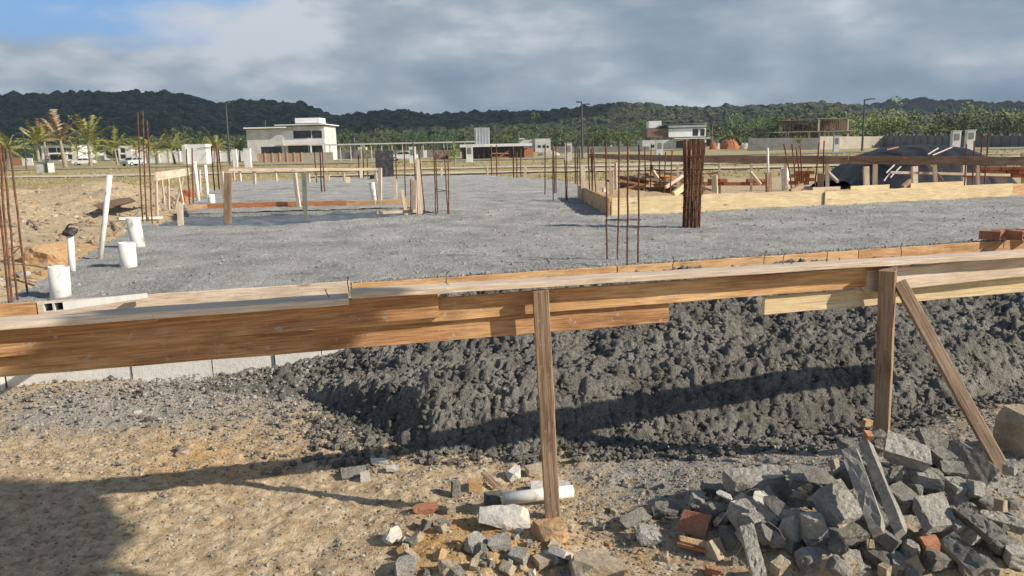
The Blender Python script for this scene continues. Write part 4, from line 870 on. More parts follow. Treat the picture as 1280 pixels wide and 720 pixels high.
ident(mesh_obj('clay_lump', chunk('clay', .5, .4, .28, 77, None, 'stone', .2, .05), M_ORANGE, None, Matrix.Translation(hit(65, 326)+ZV*.05)), 'orange clay lump on the sand behind the nearest white pipe', 'lump')
for k, (x, y, s) in enumerate(((234, 246, .35), (228, 252, .22), (243, 246, .2))):
    ident(mesh_obj('brick_lump', chunk('bl', s, s*.8, s*.8, 80+k, None, 'stone', .2, .06), M_REDSOIL, None, Matrix.Translation(hit(x, y)+ZV*.05)), ['largest reddish lump by the paired bars', 'middling reddish lump left of the paired bars', 'smallest reddish lump right of the paired bars'][k], 'lump')
# red hollow bricks on the boards at far right of the near rail
def hollow_brick(px, py, z, rz, lab, s=1.0):
    p = gp(px, py, z); r0 = empty('hollow_brick', p, lab, 'brick', 'red hollow bricks by the slab front edge'); r0.rotation_euler = (0, 0, rz)
    L, W, Hh, t = .19*s, .09*s, .09*s, .010; mb = MB(); V = []
    def pr(x0, x1, z0, z1): mb.box(x0, x1, -L/2, L/2, z0, z1)
    for k in range(3): pr(-W/2+k*(W-t)/2, -W/2+k*(W-t)/2+t, 0, Hh)
    for k in range(3):
        for j in range(2): pr(-W/2+t+j*(W-t)/2+.0005, -W/2+(j+1)*(W-t)/2-.0005, k*(Hh-t)/2, k*(Hh-t)/2+t)
    M = Matrix.Translation(p) @ Matrix.Rotation(rz, 4, 'Z'); mb.build('brick_body', M_BRICK, r0, M=M)
hollow_brick(1237, 299, .735, .9, 'red hollow brick, leftmost on the front form board', .95)
hollow_brick(1252, 298, .735, -1.2, 'red hollow brick lying second from left by the right edge')
hollow_brick(1268, 299, .735, .5, 'dark red hollow brick standing third from left by the right edge', 1.0)
hollow_brick(1284, 297, .735, 1.3, 'red hollow brick cut by the right edge of the picture', 1.0)
# scrap timber heap behind the box
sc = 'scrap timbers heaped behind the form box'
for k in range(34):
    R = random.Random(900+k); cx = R.uniform(790, 858); cy = R.uniform(220, 234); Yp = R.uniform(16.5, 19); c0 = dp(cx, cy, Yp); a_ = R.uniform(-.5, .5); L = R.uniform(.5, 1.7)
    d = Vector((math.cos(a_*1.2), R.uniform(-.6, .6), math.sin(a_)*.6)).normalized()
    ident(board('scrap_timber', c0-d*L/2, c0+d*L/2, .06, .05, [M_WOODG, M_BROWN, M_RUST, M_WOODR][k % 4]), 'dark or rusty length of timber in the scrap heap behind the form box', 'timber', sc)
sl = MB(); 
ident(board('pale_timber', dp(816, 214, 16.3), dp(824, 226, 16.2), .06, .07, M_WOODT), 'pale timber leaning out of the scrap heap towards the left', 'timber')
ident(board('pale_timber', dp(855, 218, 16.0), dp(832, 234, 15.8), .06, .07, M_WOODT), 'pale timber sloping down to the left from the bar bundle', 'timber')
ident(mesh_obj('dark_rubble', chunk('dr', 2.2, 1.3, .55, 93, None, 'stone', .2, .08), M_BROWN, None, Matrix.Translation(dp(822, 234, 18.3))), 'low dark mass of scrap under the loose timbers', 'scrap heap')
# brick stacks (low walls of red brick behind the box)
def brickwall(nm, x0, x1, y0, y1, Y0, Y1, lab, t=.25):
    a, b_ = dp(x0, y1, Y0), dp(x1, y1, Y1); c = dp(x0, y0, Y0); h = c.z-a.z; d = (b_-a); L = d.length; r0 = empty(nm, a, lab, 'brick stack'); n = int(L/.21); m = max(2, int(h/.075)); d.normalize(); mb = MB(); q = Vector((-d.y, d.x, 0)); R = random.Random(int(x0)); bl = []
    for j in range(m):
        for i in range(n):
            if j == m-1 and R.random() < .3: continue
            o_ = a+d*(i*.21+(j % 2)*.1+R.uniform(-.01, .01))+ZV*j*.075+q*R.uniform(-.02, .02); v = [o_+d*u*.2+q*w*t+ZV*z_*.068 for (u, w, z_) in ((0, 0, 0), (0, 1, 0), (1, 1, 0), (1, 0, 0), (0, 0, 1), (0, 1, 1), (1, 1, 1), (1, 0, 1))]; mb.add(v, BOXF)
    mb.build('bricks', M_REDSOIL, r0)
brickwall('brick_stack', 986, 1020, 209, 231, 16.2, 16.0, 'tall stack of red bricks right of the wide white pipe')
brickwall('brick_stack', 880, 976, 223, 232, 16.6, 16.4, 'low row of red bricks left of the wide white pipe')
brickwall('brick_stack', 1208, 1300, 207, 222, 15.8, 15.4, 'red brick stack behind the rail at the far right')
# loose steel near the bricks and by the tarp
cage([(990, 232, 980, 180), (995, 232, 990, 180), (1001, 232, 995, 184), (1003, 232, 1000, 182), (1019, 230, 1024, 178), (1029, 230, 1030, 176)], 'spindly bars above the tall stack of red bricks', Y=15.5, name='rebar_starter')
cage([(1206, 228, 1208, 180), (1216, 225, 1218, 176), (1224, 225, 1228, 168), (1231, 225, 1236, 165)], 'tall thin bars at the right end of the tarpaulin', Y=14.6)
# black tarpaulin over a mound
tx_, ty_ = np.meshgrid(np.linspace(-1, 1, 200), np.linspace(-1, 1, 120)); cen = dp(1132, 232, 19.3)
rx_ = (1218-1040)/2*19.3/F; prof = np.interp(tx_[0], [-1, -.85, -.6, -.3, 0, .3, .7, .9, 1], [.3, .58, .82, .96, 1, .99, .94, .8, .4])
zt = dp(1146, 181, 19).z-.5
TZ = .36+(zt+.14)*prof[None, :]*(1-np.abs(ty_)**2.2)+.035*fbm(tx_*3, ty_*2.5, .8, 3, 3)+.04*np.abs(vn(tx_*3+ty_*2, ty_*1.2, .35, 8))
TX = cen.x+tx_*rx_+.1*vn(tx_*3, ty_*3, .5, 5); TY = 19.3+ty_*2.0
M_TARP = simple('black_plastic', [(.3, (.010, .012, .018)), (.6, (.022, .026, .036)), (.75, (.04, .045, .055))], 2, 5, 0, .5, .35)
ident(mesh_obj('black_tarpaulin', npmesh('tarp', np.stack([TX.ravel(), TY.ravel(), TZ.ravel()], 1), gridfaces(200, 120), True), M_TARP), 'black plastic tarpaulin over a large mound at the right of the site', 'tarpaulin')
for k, (x0, y0, x1, y1, Yp) in enumerate(((1160, 193, 1173, 185, 17.9), (1166, 194, 1190, 184, 18.2), (1108, 216, 1118, 206, 17.3), (1113, 222, 1126, 208, 17.3), (1105, 226, 1113, 216, 17.3), (1109, 187, 1123, 184, 17.9))):  # white crest strips stand in for highlights on the plastic folds
    p, q_ = dp(x0, y0, Yp), dp(x1, y1, Yp+.2)
    ident(board('pale_strip', p, q_, .03, .015, M_CHALK if k < 5 else M_BRICK, None, Vector((0, -1, .6))), ['white strip on the crest of the black tarpaulin, short', 'white strip on the crest of the black tarpaulin, long', 'pale lath on the tarpaulin front, upper left', 'pale lath on the tarpaulin front, middle', 'pale lath on the tarpaulin front, lowest', 'reddish lath on the left shoulder of the tarpaulin'][k], 'strip')
# electric meter pillars (paired) and others
def pillar(x0, x1, y0, y1, D, lab, mat=M_WHITE, face=True, grp=None):
    D = autoD(x0, y1)+2 if x0 < 1150 else 62
    a, b_ = dp(x0, y1, D), dp(x1, y0, D); r0 = empty('meter_pillar', a, lab, 'pillar', grp); w = b_.x-a.x; z1 = b_.z; z0 = min(a.z, float(th(a.x, D)))-.1
    MB().box(a.x, b_.x, D, D+.4*w+.1, z0, z1).build('pillar_body', mat, r0)
    MB().box(a.x-.06*w, b_.x+.06*w, D-.04, D+.4*w+.14, z1+.002, z1+.06).build('cap', mat, r0)
    if face: MB().box(a.x+.2*w, b_.x-.2*w, D-.03, D-.002, z1-.5*(z1-a.z), z1-.12*(z1-a.z)).build('meter_box', M_GREYW, r0)
pillar(1190, 1202, 164, 186, 30, 'grey and white meter pillar, left of the pair above the tarpaulin', M_RENDER)
pillar(1208, 1220, 163, 184, 30, 'grey and white meter pillar, right of the pair above the tarpaulin', M_RENDER)
pillar(1042, 1050, 170, 190, 45, 'white meter pillar in front of the unfinished house', M_RENDER)
pillar(963.5, 969, 175, 184, 90, 'small white pillar, left of two before the dark wall')
pillar(977, 981.5, 175, 184, 90, 'small white pillar, right of two before the dark wall')
pillar(1129, 1132, 170, 178, 110, 'tiny white pillar, left of two by the far grey wall', face=False)
pillar(1136, 1138.5, 170, 178, 110, 'tiny white pillar, right of two by the far grey wall', face=False)
pillar(820, 829, 176, 196, 45, 'grey and white meter pillar below the white and brown house', M_RENDER)
pillar(706.5, 715, 179, 201, 42, 'tall grey and white pillar at the middle of the field', M_RENDER)
pillar(583, 590.5, 182, 203, 45, 'white pillar standing before the dark low building')
pillar(512, 519, 184, 204, 45, 'white pillar topped by a small post, behind the bars')
pillar(529.5, 533, 188, 197, 70, 'small white pillar right of the parked white car', face=False)
pillar(448, 458, 184, 194, 70, 'squat white pillar left of the speckled panel')
pillar(763, 765, 182, 188, 90, 'tiny white post in the field right of the tall lamp', face=False)
pillar(776, 779.5, 180, 189, 90, 'tiny white post beside the small palm', face=False)
pillar(291, 295, 187, 210, 50, 'white pillar, left of two before the white house', face=False)
pillar(306, 312, 186, 210, 50, 'white pillar, right of two before the white house', face=False)
pillar(897, 900, 179, 186, 95, 'tiny white post by the red soil heap', face=False)
rwh = empty('white_gate_wall', dp(231, 204, 70), 'white block wall with a sloping side left of the white house', 'wall')
a, b_ = dp(232, 204, 138), dp(256.5, 180, 138); MB().box(a.x, b_.x, 138, 141, -.1, b_.z).build('wall_body', M_WHITE, rwh)
MB().box(a.x, a.x+.6, 137, 137.98, -.1, b_.z-.1).build('side_fin', M_RENDER, rwh)
r0 = empty('utility_box', dp(46, 214, 85), 'white utility box with a dark lid beside the left palms', 'utility box')
a, b_ = dp(46, 214, 85), dp(59, 202, 85); MB().box(a.x, b_.x, 85, 86.2, -.1, b_.z-.1).build('box_body', M_RENDER, r0); MB().box(a.x-.08, b_.x+.1, 84.9, 86.3, b_.z-.098, b_.z).build('box_lid', M_GREYW, r0); MB().box(b_.x-.35, b_.x-.03, 84.95, 84.998, .05, b_.z-.2).build('box_door', M_DARKW, r0)
# ================================================================ BUILDINGS (recessed openings in front walls)
def facade(mb, x0, x1, z0, z1, Y0, t, holes):
    xsx = sorted({x0, x1, *[h for q_ in holes for h in (q_[0], q_[1])]}); zs = sorted({z0, z1, *[h for q_ in holes for h in (q_[2], q_[3])]})
    for i in range(len(xsx)-1):
        run = None
        for j in range(len(zs)-1):
            cx, cz = (xsx[i]+xsx[i+1])/2, (zs[j]+zs[j+1])/2; hole = any(q_[0] < cx < q_[1] and q_[2] < cz < q_[3] for q_ in holes)
            if not hole and run is None: run = zs[j]
            if hole and run is not None: mb.box(xsx[i], xsx[i+1], Y0, Y0+t, run, zs[j]); run = None
        if run is not None: mb.box(xsx[i], xsx[i+1], Y0, Y0+t, run, z1)
def rc_(x0, y0, x1, y1, D): a, b = dp(x0, y1, D), dp(x1, y0, D); return a.x, b.x, a.z, b.z
def block(root, nm, rect, D, depth, mat, holes=(), roofmat=None, glass=False):
    x0, x1, z0, z1 = rc_(*rect, D); t = .25; hs = [rc_(*h, D) for h in holes]; mb = MB(); facade(mb, x0, x1, z0, z1, D, t, hs)
    mb.box(x0, x0+t, D+t, D+depth, z0, z1).box(x1-t, x1, D+t, D+depth, z0, z1).box(x0+t, x1-t, D+depth-t, D+depth, z0, z1).box(x0+t, x1-t, D+t, D+depth-t, z1-t, z1)
    mb.build(nm, mat, root)
    for h in hs:
        fr = MB(); w = .08; y = D+t*.4; X0, X1, Z0, Z1 = h
        fr.box(X0, X0+w, y, y+.08, Z0, Z1).box(X1-w, X1, y, y+.08, Z0, Z1).box(X0+w, X1-w, y, y+.08, Z0, Z0+w).box(X0+w, X1-w, y, y+.08, Z1-w, Z1)
        if X1-X0 > 2.5:
            for k in range(1, 3): xm = X0+(X1-X0)*k/3; fr.box(xm-w/2, xm+w/2, y, y+.08, Z0+w, Z1-w)
        f_ = fr.build('window', M_POLE, root)
        MB().box(X0+w, X1-w, y+.1, y+.12, Z0+w, Z1-w).build('pane', M_GLASS, f_)
def slabp(root, nm, rect, D0, D1, mat):
    x0, x1, z0, z1 = rc_(*rect, D0); MB().box(x0, x1, D0, D1, z0, z1).build(nm, mat, root)
D = 150
h1 = empty('white_house', dp(355, 200, D), 'large white flat-roofed two-storey house with stepped roofs left of centre', 'house')
block(h1, 'lower_wing', (311, 161.3, 353, 202, D)[:4], D, 9, M_RENDER, [(327, 183, 352, 200)])
block(h1, 'main_wall', (353.3, 157.2, 405, 202), D+.6, 10, M_RENDER, [(367, 163, 388.5, 173), (390, 163, 402, 173), (361, 181.5, 385, 200), (387, 182, 404, 200)])
slabp(h1, 'roof', (304, 158.3, 356, 161.1), D-1.2, D+9.3, M_WHITE); slabp(h1, 'roof', (343, 154.5, 406.5, 157.0), D-1.0, D+11, M_WHITE)
block(h1, 'roof_tank_room', (369, 147, 399, 154.3), D+3, 5, M_WHITE); slabp(h1, 'balcony_front', (353.5, 173.5, 405, 180.5), D-.9, D-.6, M_WHITE); slabp(h1, 'balcony_floor', (353.5, 180.7, 405, 181.4), D-.9, D+.5, M_WHITE)
slabp(h1, 'shutter', (354.5, 163, 366, 173.2), D+.35, D+.55, M_WHITE)
MB().tube([dp(331.5, 158.5, D+3), dp(331.5, 150, D+3)], .12, 6).build('roof_mast', M_POLE, h1)
for k in (389, 404.5): x = dp(k, 190, D-.75).x; MB().box(x-.12, x+.12, D-.88, D-.64, -.2, rc_(0, 181, 10, 182, D-.8)[2]).build('column', M_WHITE, h1)
w1 = empty('brick_garden_wall', dp(323, 202, 138), 'orange brick and grey wall before the white house', 'wall'); x0, x1, z0, z1 = rc_(323, 191, 377, 203, 138)
MB().box(x0, x1, 138, 138.2, -.2, z1).build('brick_section', M_TANBRICK, w1)
for k in range(7): x = x0+(x1-x0)*k/6; MB().box(x-.12, x+.12, 137.9, 137.99, -.2, z1+.12).build('pier', M_TANW, w1)
x2 = rc_(377, 191, 416, 203, 138)[1]; MB().box(x1+.01, x2, 138, 138.2, -.2, z1).build('grey_section', M_TANW, w1)
# left houses
D = 190
h = empty('white_house', dp(72, 200, D), 'two-storey white house with dark windows behind the left palms', 'house')
block(h, 'wall', (53.5, 182, 94, 202), D, 8, M_WHITE, [(61, 184.5, 70, 191), (71.5, 184.5, 82, 191), (83, 184.5, 89, 190), (63, 193, 80, 200), (85, 193, 90, 199)]); slabp(h, 'roof', (52.5, 181, 90, 182), D-1, D+8.5, M_WHITE); slabp(h, 'balcony', (61, 191.4, 82, 192.6), D-1.3, D-.01, M_WHITE)
h = empty('white_house', dp(148, 198, D+5), 'boxy white house with a tall right bay behind the palms, near the silver car', 'house')
block(h, 'wall', (131, 184.3, 149, 200), D+6, 8, M_WHITE, [(133, 188, 140, 198), (141.5, 188, 147.5, 198)]); block(h, 'tall_bay', (149.3, 182, 163.5, 200), D+5, 8, M_WHITE, [(150.5, 185, 156, 191), (150.5, 193, 157, 198.5)]); slabp(h, 'roof', (129, 183.6, 150, 184.2), D+5, D+13, M_WHITE)
h = empty('white_bungalow', dp(108, 200, D+4), 'low white bungalow between the two left houses', 'house')
block(h, 'wall', (101, 189, 120, 202), D+8, 7, M_WHITE, [(103, 191.5, 111, 197)]); slabp(h, 'roof', (100, 188.2, 121, 188.9), D+7, D+15.5, M_ROOF)
def lowwall(nm, x0, x1, y0, y1, D0, mat, lab, t=.2, piers=0, D1=None, zb=None):
    D1 = D1 or D0; a, b_ = dp(x0, y1, D0), dp(x1, y1, D1); c = dp(x0, y0, D0); e = dp(x1, y0, D1) ; r0 = empty(nm, a, lab, 'wall'); vs = []
    for z in (0, 1):
        for (p, y) in ((a, 0), (b_, 0), (b_, t), (a, t)): vs.append((p.x, p.y+y, -.3 if z == 0 else (c.z if p is a else e.z)))
    MB().add(vs, BOXF[:2]+[(0, 4, 5, 1), (1, 5, 6, 2), (2, 6, 7, 3), (3, 7, 4, 0)]).build('wall_body', mat, r0)
    for k in range(piers): u = (k+.5)/piers; p = a.lerp(b_, u); zt_ = c.z+(e.z-c.z)*u; MB().box(p.x-.15, p.x+.15, p.y-.12, p.y-.003, -.3, zt_+.35).build('pier', mat, r0)
lowwall('white_wall', 166, 232, 188.3, 200, 175, M_WHITE, 'long white boundary wall behind the palms and the silver car', piers=5)
lowwall('white_wall', 257, 305, 188.5, 198, 170, M_WHITE, 'white wall stretch between the gate wall and the white house', piers=4)
lowwall('red_wall', 16, 28, 197, 207, 180, M_BRICK, 'short reddish wall at the far left')
lowwall('white_wall', 28, 41, 197.5, 205, 178, M_WHITE, 'short white wall beside the reddish one at far left')
lowwall('grey_wall', 405, 575, 187.5, 196, 165, M_GREYW, 'dark grey wall behind the long thin shed roof')
lowwall('grey_wall', 690, 812, 183, 190, 190, M_GREYW, 'dark grey wall between the small house and the brown and white house')
lowwall('grey_wall', 935, 1024, 172.5, 182.5, 150, M_GREYW, 'dark grey block wall below the unfinished house')
lowwall('tan_wall', 1024.5, 1104, 170.5, 180, 150, M_TANW, 'light tan block wall right of the unfinished house', D1=158)
lowwall('grey_wall', 1104.5, 1330, 169.5, 178.5, 158, M_GREYW, 'long grey wall with thin posts below the far right trees', piers=22, D1=120)
# long shed roof + dark low building
D = 140
h = empty('long_shed', dp(500, 196, D), 'long open shed with a thin pale roof on slim posts', 'shed')
x0, x1, z0, z1 = rc_(405, 178, 600, 179.6, D); x0b = dp(405, 180.5, D); x1b = dp(600, 177.3, D); zz = (x0b.z+x1b.z)/2+.1
MB().box(x0, x1, D, D+5, zz-.22, zz).build('roof', M_ROOF, h)
for k in range(15): x = x0+(x1-x0)*(k+.5)/15; MB().box(x-.07, x+.07, D+.2, D+.35, -.2, zz-.225).build('column', M_ROOF, h)
D = 125
h = empty('low_dark_building', dp(620, 202, D), 'low dark building under a pale overhanging roof with a grey tank tower', 'building')
x0, x1, z0, z1 = rc_(577, 182.5, 655, 203, D); MB().box(x0, x1, D+1.5, D+8, -.2, z1).build('wall', M_DARKW, h)
xa, xb, za, zb_ = rc_(575, 178.5, 665, 181.7, D); MB().box(xa, xb, D-.6, D+9, z1+.002, z1+.45).build('roof', M_WHITE, h)
for k in range(12): x = x0+(x1-x0)*(k+.3)/12; MB().box(x-.06, x+.06, D+.1, D+.22, -.2, z1).build('column', M_RUST if k > 3 else M_DARKW, h)
xa, xb, za, zb_ = rc_(594, 159.5, 611.5, 178, D+4); MB().box(xa, xb, D+3, D+5.3, z1+.46, zb_).build('tank_tower', M_ZINC, h)
for k in range(5): x = xa+(xb-xa)*(k+.5)/5; MB().box(x-.03, x+.03, D+2.95, D+2.998, z1+.5, zb_-.05).build('seam', M_ROOF, h)
xa, xb, za, zb_ = rc_(613, 188, 636, 199, D); 
for (p, q_) in (((614, 192), (636, 192)), ((622, 198), (636, 188)), ((614, 197), (636, 197))): MB().tube([dp(p[0], p[1], D+.05), dp(q_[0], q_[1], D+.05)], .14, 5).build('red_rail', M_BRICK, h)
x0, x1, z0, z1 = rc_(655.5, 185, 667, 199, D); MB().box(x0, x1, D+1, D+6, -.2, z1).build('end_wall', M_BRICK, h)
D = 210
h = empty('small_white_house', dp(678, 190, D), 'small boxy grey-white house behind the end of the low dark building', 'house')
block(h, 'wall', (669, 173, 688, 190), D, 8, M_RENDER, [(672, 181.5, 676, 185), (678, 181.5, 681, 185), (683, 182, 686, 185)]); block(h, 'side_wing', (649, 174.5, 668.8, 190), D+3, 7, M_RENDER); slabp(h, 'roof', (649, 172.6, 656, 174.3), D+2, D+9, M_ROOF)
# brown and white house
D = 200
h = empty('modern_house', dp(850, 186, D), 'modern white house with a brown wing and a square white tower', 'house')
block(h, 'brown_wing', (809, 160.5, 835.5, 172.3), D+.5, 9, M_BROWNW); slabp(h, 'brown_wing_roof', (824, 156.8, 837, 160.2), D+2, D+9, M_DARKW)
block(h, 'tower', (811, 151, 827, 160.2), D+3, 4, M_WHITE, [])
block(h, 'upper_wall', (835.8, 160, 882.5, 171.5), D, 10, M_WHITE, [(865.5, 160.8, 873, 170), (875, 161, 881, 170)])
slabp(h, 'roof_fascia', (835.8, 155.7, 883.5, 159.8), D-.6, D+10.5, M_ZINC); slabp(h, 'roof', (834, 154.2, 884, 155.5), D-.8, D+11, M_ROOF)
slabp(h, 'balcony', (843, 171.7, 888, 173.9), D-2.5, D+.3, M_WHITE)
block(h, 'lower_wall', (803, 174.1, 863, 187), D+.3, 9, M_RENDER, [(813.5, 181, 818, 185), (845, 176, 855, 185)]); block(h, 'recess_wall', (863.2, 174.1, 881, 187), D+2, 7, M_DARKW)
x = dp(881.5, 180, D-2).x; MB().box(x-.2, x+.2, D-2.2, D-1.8, -.2, dp(881, 174, D-2).z).build('column', M_WHITE, h)
# unfinished house with props
D = 170
h = empty('unfinished_house', dp(1015, 182, D), 'unfinished two-storey concrete frame house full of wooden props', 'building')
M_PROP = simple('prop_timber', [(.3, (.13, .08, .055)), (.7, (.25, .17, .12))], 3, 9, .01)
def fl_(nm, r, D0, D1, m=M_TANW): slabp(h, nm, r, D0, D1, m)
fl_('roof_slab', (1022, 147.2, 1060.5, 148.6), D, D+9); fl_('roof_slab', (974, 149.5, 1021.8, 151.2), D+.3, D+9, M_BROWNW); fl_('floor_slab', (966, 163.5, 1069, 165.2), D-1, D+9)
for k, px in enumerate(np.linspace(977, 1059, 40)):
    a = dp(px, 164, D+1+(k*37 % 60)/10); tz = dp(px, 151.5 if px < 1022 else 148.7, D+1).z; R = random.Random(k)
    MB().box(a.x-.10, a.x+.10, a.y, a.y+.16, a.z, tz).build('prop', M_PROP, h)
for k, px in enumerate(np.linspace(984, 1022, 14)): a = dp(px, 180, D+2+(k % 3)*2); MB().box(a.x-.09, a.x+.09, a.y, a.y+.14, -.2, dp(px, 165.3, D+2).z).build('prop', M_PROP, h)
for px in (1011, 1024, 1030, 1035, 1041, 1059): a = dp(px, 180, D+.3); MB().box(a.x-.22, a.x+.22, D+.2, D+.6, -.2, dp(px, 165.3, D).z).build('column', M_TANW, h)
for px in (1023, 1059.5): a = dp(px, 164, D+.2); MB().box(a.x-.18, a.x+.18, D+.1, D+.4, a.z, dp(px, 148.7, D+.2).z).build('column', M_TANW, h)
slabp(h, 'site_boards', (992, 156, 1010, 163), D+6, D+6.2, M_PROP); slabp(h, 'site_boards', (1025, 151, 1058, 162.5), D+7, D+7.2, M_BROWNW)
# red soil heaps, pale heap
def heapobj(nm, x0, x1, y0, y1, D, mat, lab, cat='heap', dep=1.0):
    a, b_, z0, z1 = rc_(x0, y0, x1, y1, D); u, v = np.meshgrid(np.linspace(-1, 1, 30), np.linspace(-1, 1, 20)); r_ = np.clip(1-(np.abs(u)**2.4+np.abs(v)**2.4), 0, 1)**.4
    Zz = -.1+(z1+.1)*r_*(1+.30*fbm(u*5, v*5, .9, 3, int(x0))); me = npmesh(nm, np.stack([((a+b_)/2+u*(b_-a)/2).ravel(), (D+v*(b_-a)/2*dep).ravel(), Zz.ravel()], 1), gridfaces(30, 20), False)
    return ident(mesh_obj(nm, me, mat), lab, cat)
heapobj('brick_heap', 901, 923, 174.5, 184, 200, M_REDSOIL, 'big heap of red bricks right of the modern house'); heapobj('brick_heap', 887, 896, 177, 184.5, 205, M_REDSOIL, 'smaller heap of red bricks beside the modern house')
heapobj('rubble_heap', 925, 938, 179, 184, 200, M_CHALK, 'pale rubble heap right of the big red brick heap'); heapobj('soil_heap', 543, 560, 190.5, 198, 130, M_BROWNW, 'brown soil heap left of the leafy sapling')
heapobj('soil_heap', 672, 700, 189, 194.5, 150, M_TANW, 'flat tan soil heap in the field right of the dark building')
# ================================================================ CARS
def car(px, py, D, L, mat, lab, rz=0):
    p = dp(px, py, D); p.z = float(th(p.x, p.y)); r0 = empty('parked_car', p, lab, 'car'); r0.rotation_euler = (0, 0, rz); M = Matrix.Translation(p) @ Matrix.Rotation(rz, 4, 'Z'); W = 1.75; s = L/4.2
    prof = [(-2.1, .35), (-2.1, .85), (-1.95, .95), (-1.2, 1.0), (-.75, 1.42), (.75, 1.47), (1.55, 1.05), (2.05, .95), (2.1, .35)]
    def ext(pf, w, nm, m, par=r0):
        n = len(pf); mb = MB(); mb.add([(x*s, -w/2, z) for x, z in pf]+[(x*s, w/2, z) for x, z in pf], [tuple(range(n)), tuple(range(2*n-1, n-1, -1))]+[(i, n+i, n+(i+1) % n, (i+1) % n) for i in range(n)]); return mb.build(nm, m, par, M=M)
    bo = ext(prof, W, 'body', mat); ext([(-1.1, 1.02), (-.72, 1.36), (-.05, 1.39), (-.05, 1.02)], W+.02, 'side_window', M_GLASS); ext([(.05, 1.02), (.05, 1.39), (.7, 1.4), (1.35, 1.05)], W+.02, 'side_window', M_GLASS)
    for x in (-1.3, 1.3):
        for sy in (-1, 1):
            w = MB().tube([(x*s, sy*W/2-.1*sy, .32), (x*s, sy*(W/2+.03), .32)], .32, 18).build('wheel', M_TYRE, r0, M=M); MB().tube([(x*s, sy*(W/2+.031), .32), (x*s, sy*(W/2+.045), .32)], .19, 12).build('rim', M_CAR, w, M=M)
    mb = MB()
    for (x0, z0, x1, z1) in ((-1.2, 1.02, -.78, 1.38),): mb.add([((x0-.02)*s, -.7, z0), ((x0-.02)*s, .7, z0), ((x1-.04)*s, .6, z1), ((x1-.04)*s, -.6, z1)], [(0, 1, 2, 3)])
    mb.build('windscreen', M_GLASS, r0, M=M)
    for sy in (-1, 1): MB().box(-2.12*s, -2.08*s, sy*.6-.15, sy*.6+.15, .65, .8).build('headlight', M_WHITE, r0, M=M)
car(167, 203.5, 130, 3.9, M_CAR, 'silver car parked on the road behind the palms', 1.2)
car(505, 196, 120, 4.3, M_CARW, 'white car parked under the long thin shed roof', 0)
car(105, 200, 160, 4.3, M_CARW, 'white car by the low white bungalow at left', .2)
# roads and tracks in the field
def strip(nm, pts, w, mat, z=.02):
    V = []; n = len(pts); q = []
    for i, p in enumerate(pts):
        a = Vector(pts[max(0, i-1)]); b = Vector(pts[min(n-1, i+1)]); d = (b-a).normalized(); nn = Vector((-d.y, d.x)); ww = w*(1+.15*math.sin(i*2.3))
        for k in range(5): u = k/4-.5; x = p[0]+nn.x*ww*u; y = p[1]+nn.y*ww*u; V.append((x, y, float(th(x, y))+z))
    Fc = [(i*5+j, i*5+j+1, (i+1)*5+j+1, (i+1)*5+j) for i in range(n-1) for j in range(4)]
    return ident(npmesh_o(nm, V, Fc, mat), kind='structure')
def npmesh_o(nm, V, Fc, mat): return mesh_obj(nm, npmesh(nm, V, Fc, True), mat)
def line(a, b, n=80, wob=.6): return [(a[0]+(b[0]-a[0])*i/n, a[1]+(b[1]-a[1])*i/n+wob*math.sin(i*.35)) for i in range(n+1)]
strip('dirt_track', line((-42, 56), (60, 46)), 7, M_DIRT, .05)
strip('dirt_track', line((-10, 38), (34, 36), 70, .3), 3.0, M_DIRT, .06)
strip('dirt_track', line((8, 70), (70, 60), 70, .3), 5.0, M_DIRT, .05)
strip('road', line((-95, 112), (120, 104), 80, .3), 7, M_ROAD, .06)
strip('kerb', line((-95, 107.5), (120, 99.5), 80, .3), .7, M_WHITE, .14)
# ================================================================ STREET LAMPS
def lamp(bx, by, tx, ty, D, r, arms, lab):
    r *= autoD(bx, by)/D; arms = [(a_*autoD(bx, by)/D, b_) for a_, b_ in arms]; D = autoD(bx, by)
    a = dp(bx, by, D); a.z = -.1; t = dp(tx, ty, D); r0 = empty('street_lamp', a, lab, 'street lamp'); MB().tube([a, t], r, 8, r*.7).build('pole', M_POLE, r0)
    for (dx, dz) in arms:
        e = t+Vector((dx, 0, dz)); MB().tube([t-ZV*.1, e-ZV*.05], r*.6, 6).build('arm', M_POLE, r0); s = 1 if dx > 0 else -1
        MB().box(min(e.x, e.x+s*.7), max(e.x, e.x+s*.7), D-.18, D+.18, e.z-.12, e.z+.04).build('lamp_head', M_POLE, r0)
lamp(287.5, 206, 282, 127, 80, .11, [(.25, .05)], 'tall thin street lamp left of the white house')
lamp(728, 198, 727, 130, 62, .085, [(.25, 0), (-.0001, .3)], 'dark street lamp in the middle of the picture')
lamp(1077.5, 188, 1081, 124, 75, .11, [(.55, .05)], 'tall street lamp with a right-hand arm at the right')
lamp(33, 212, 29, 166, 80, .07, [(-.2, 0)], 'thin dark pole among the leftmost palms')
lamp(425.5, 196, 424.5, 163, 150, .1, [(.2, 0)], 'small distant lamp post right of the white house')
lamp(900, 184, 900.5, 160, 130, .12, [(.3, 0)], 'pale distant lamp post between the modern house and the red heap')
lamp(797, 188, 797, 167, 140, .1, [(.4, 0)], 'distant lamp post left of the modern house')
lamp(723.5, 198, 723.5, 171, 130, .09, [(.2, 0)], 'small lamp post beside the tall one in the middle')
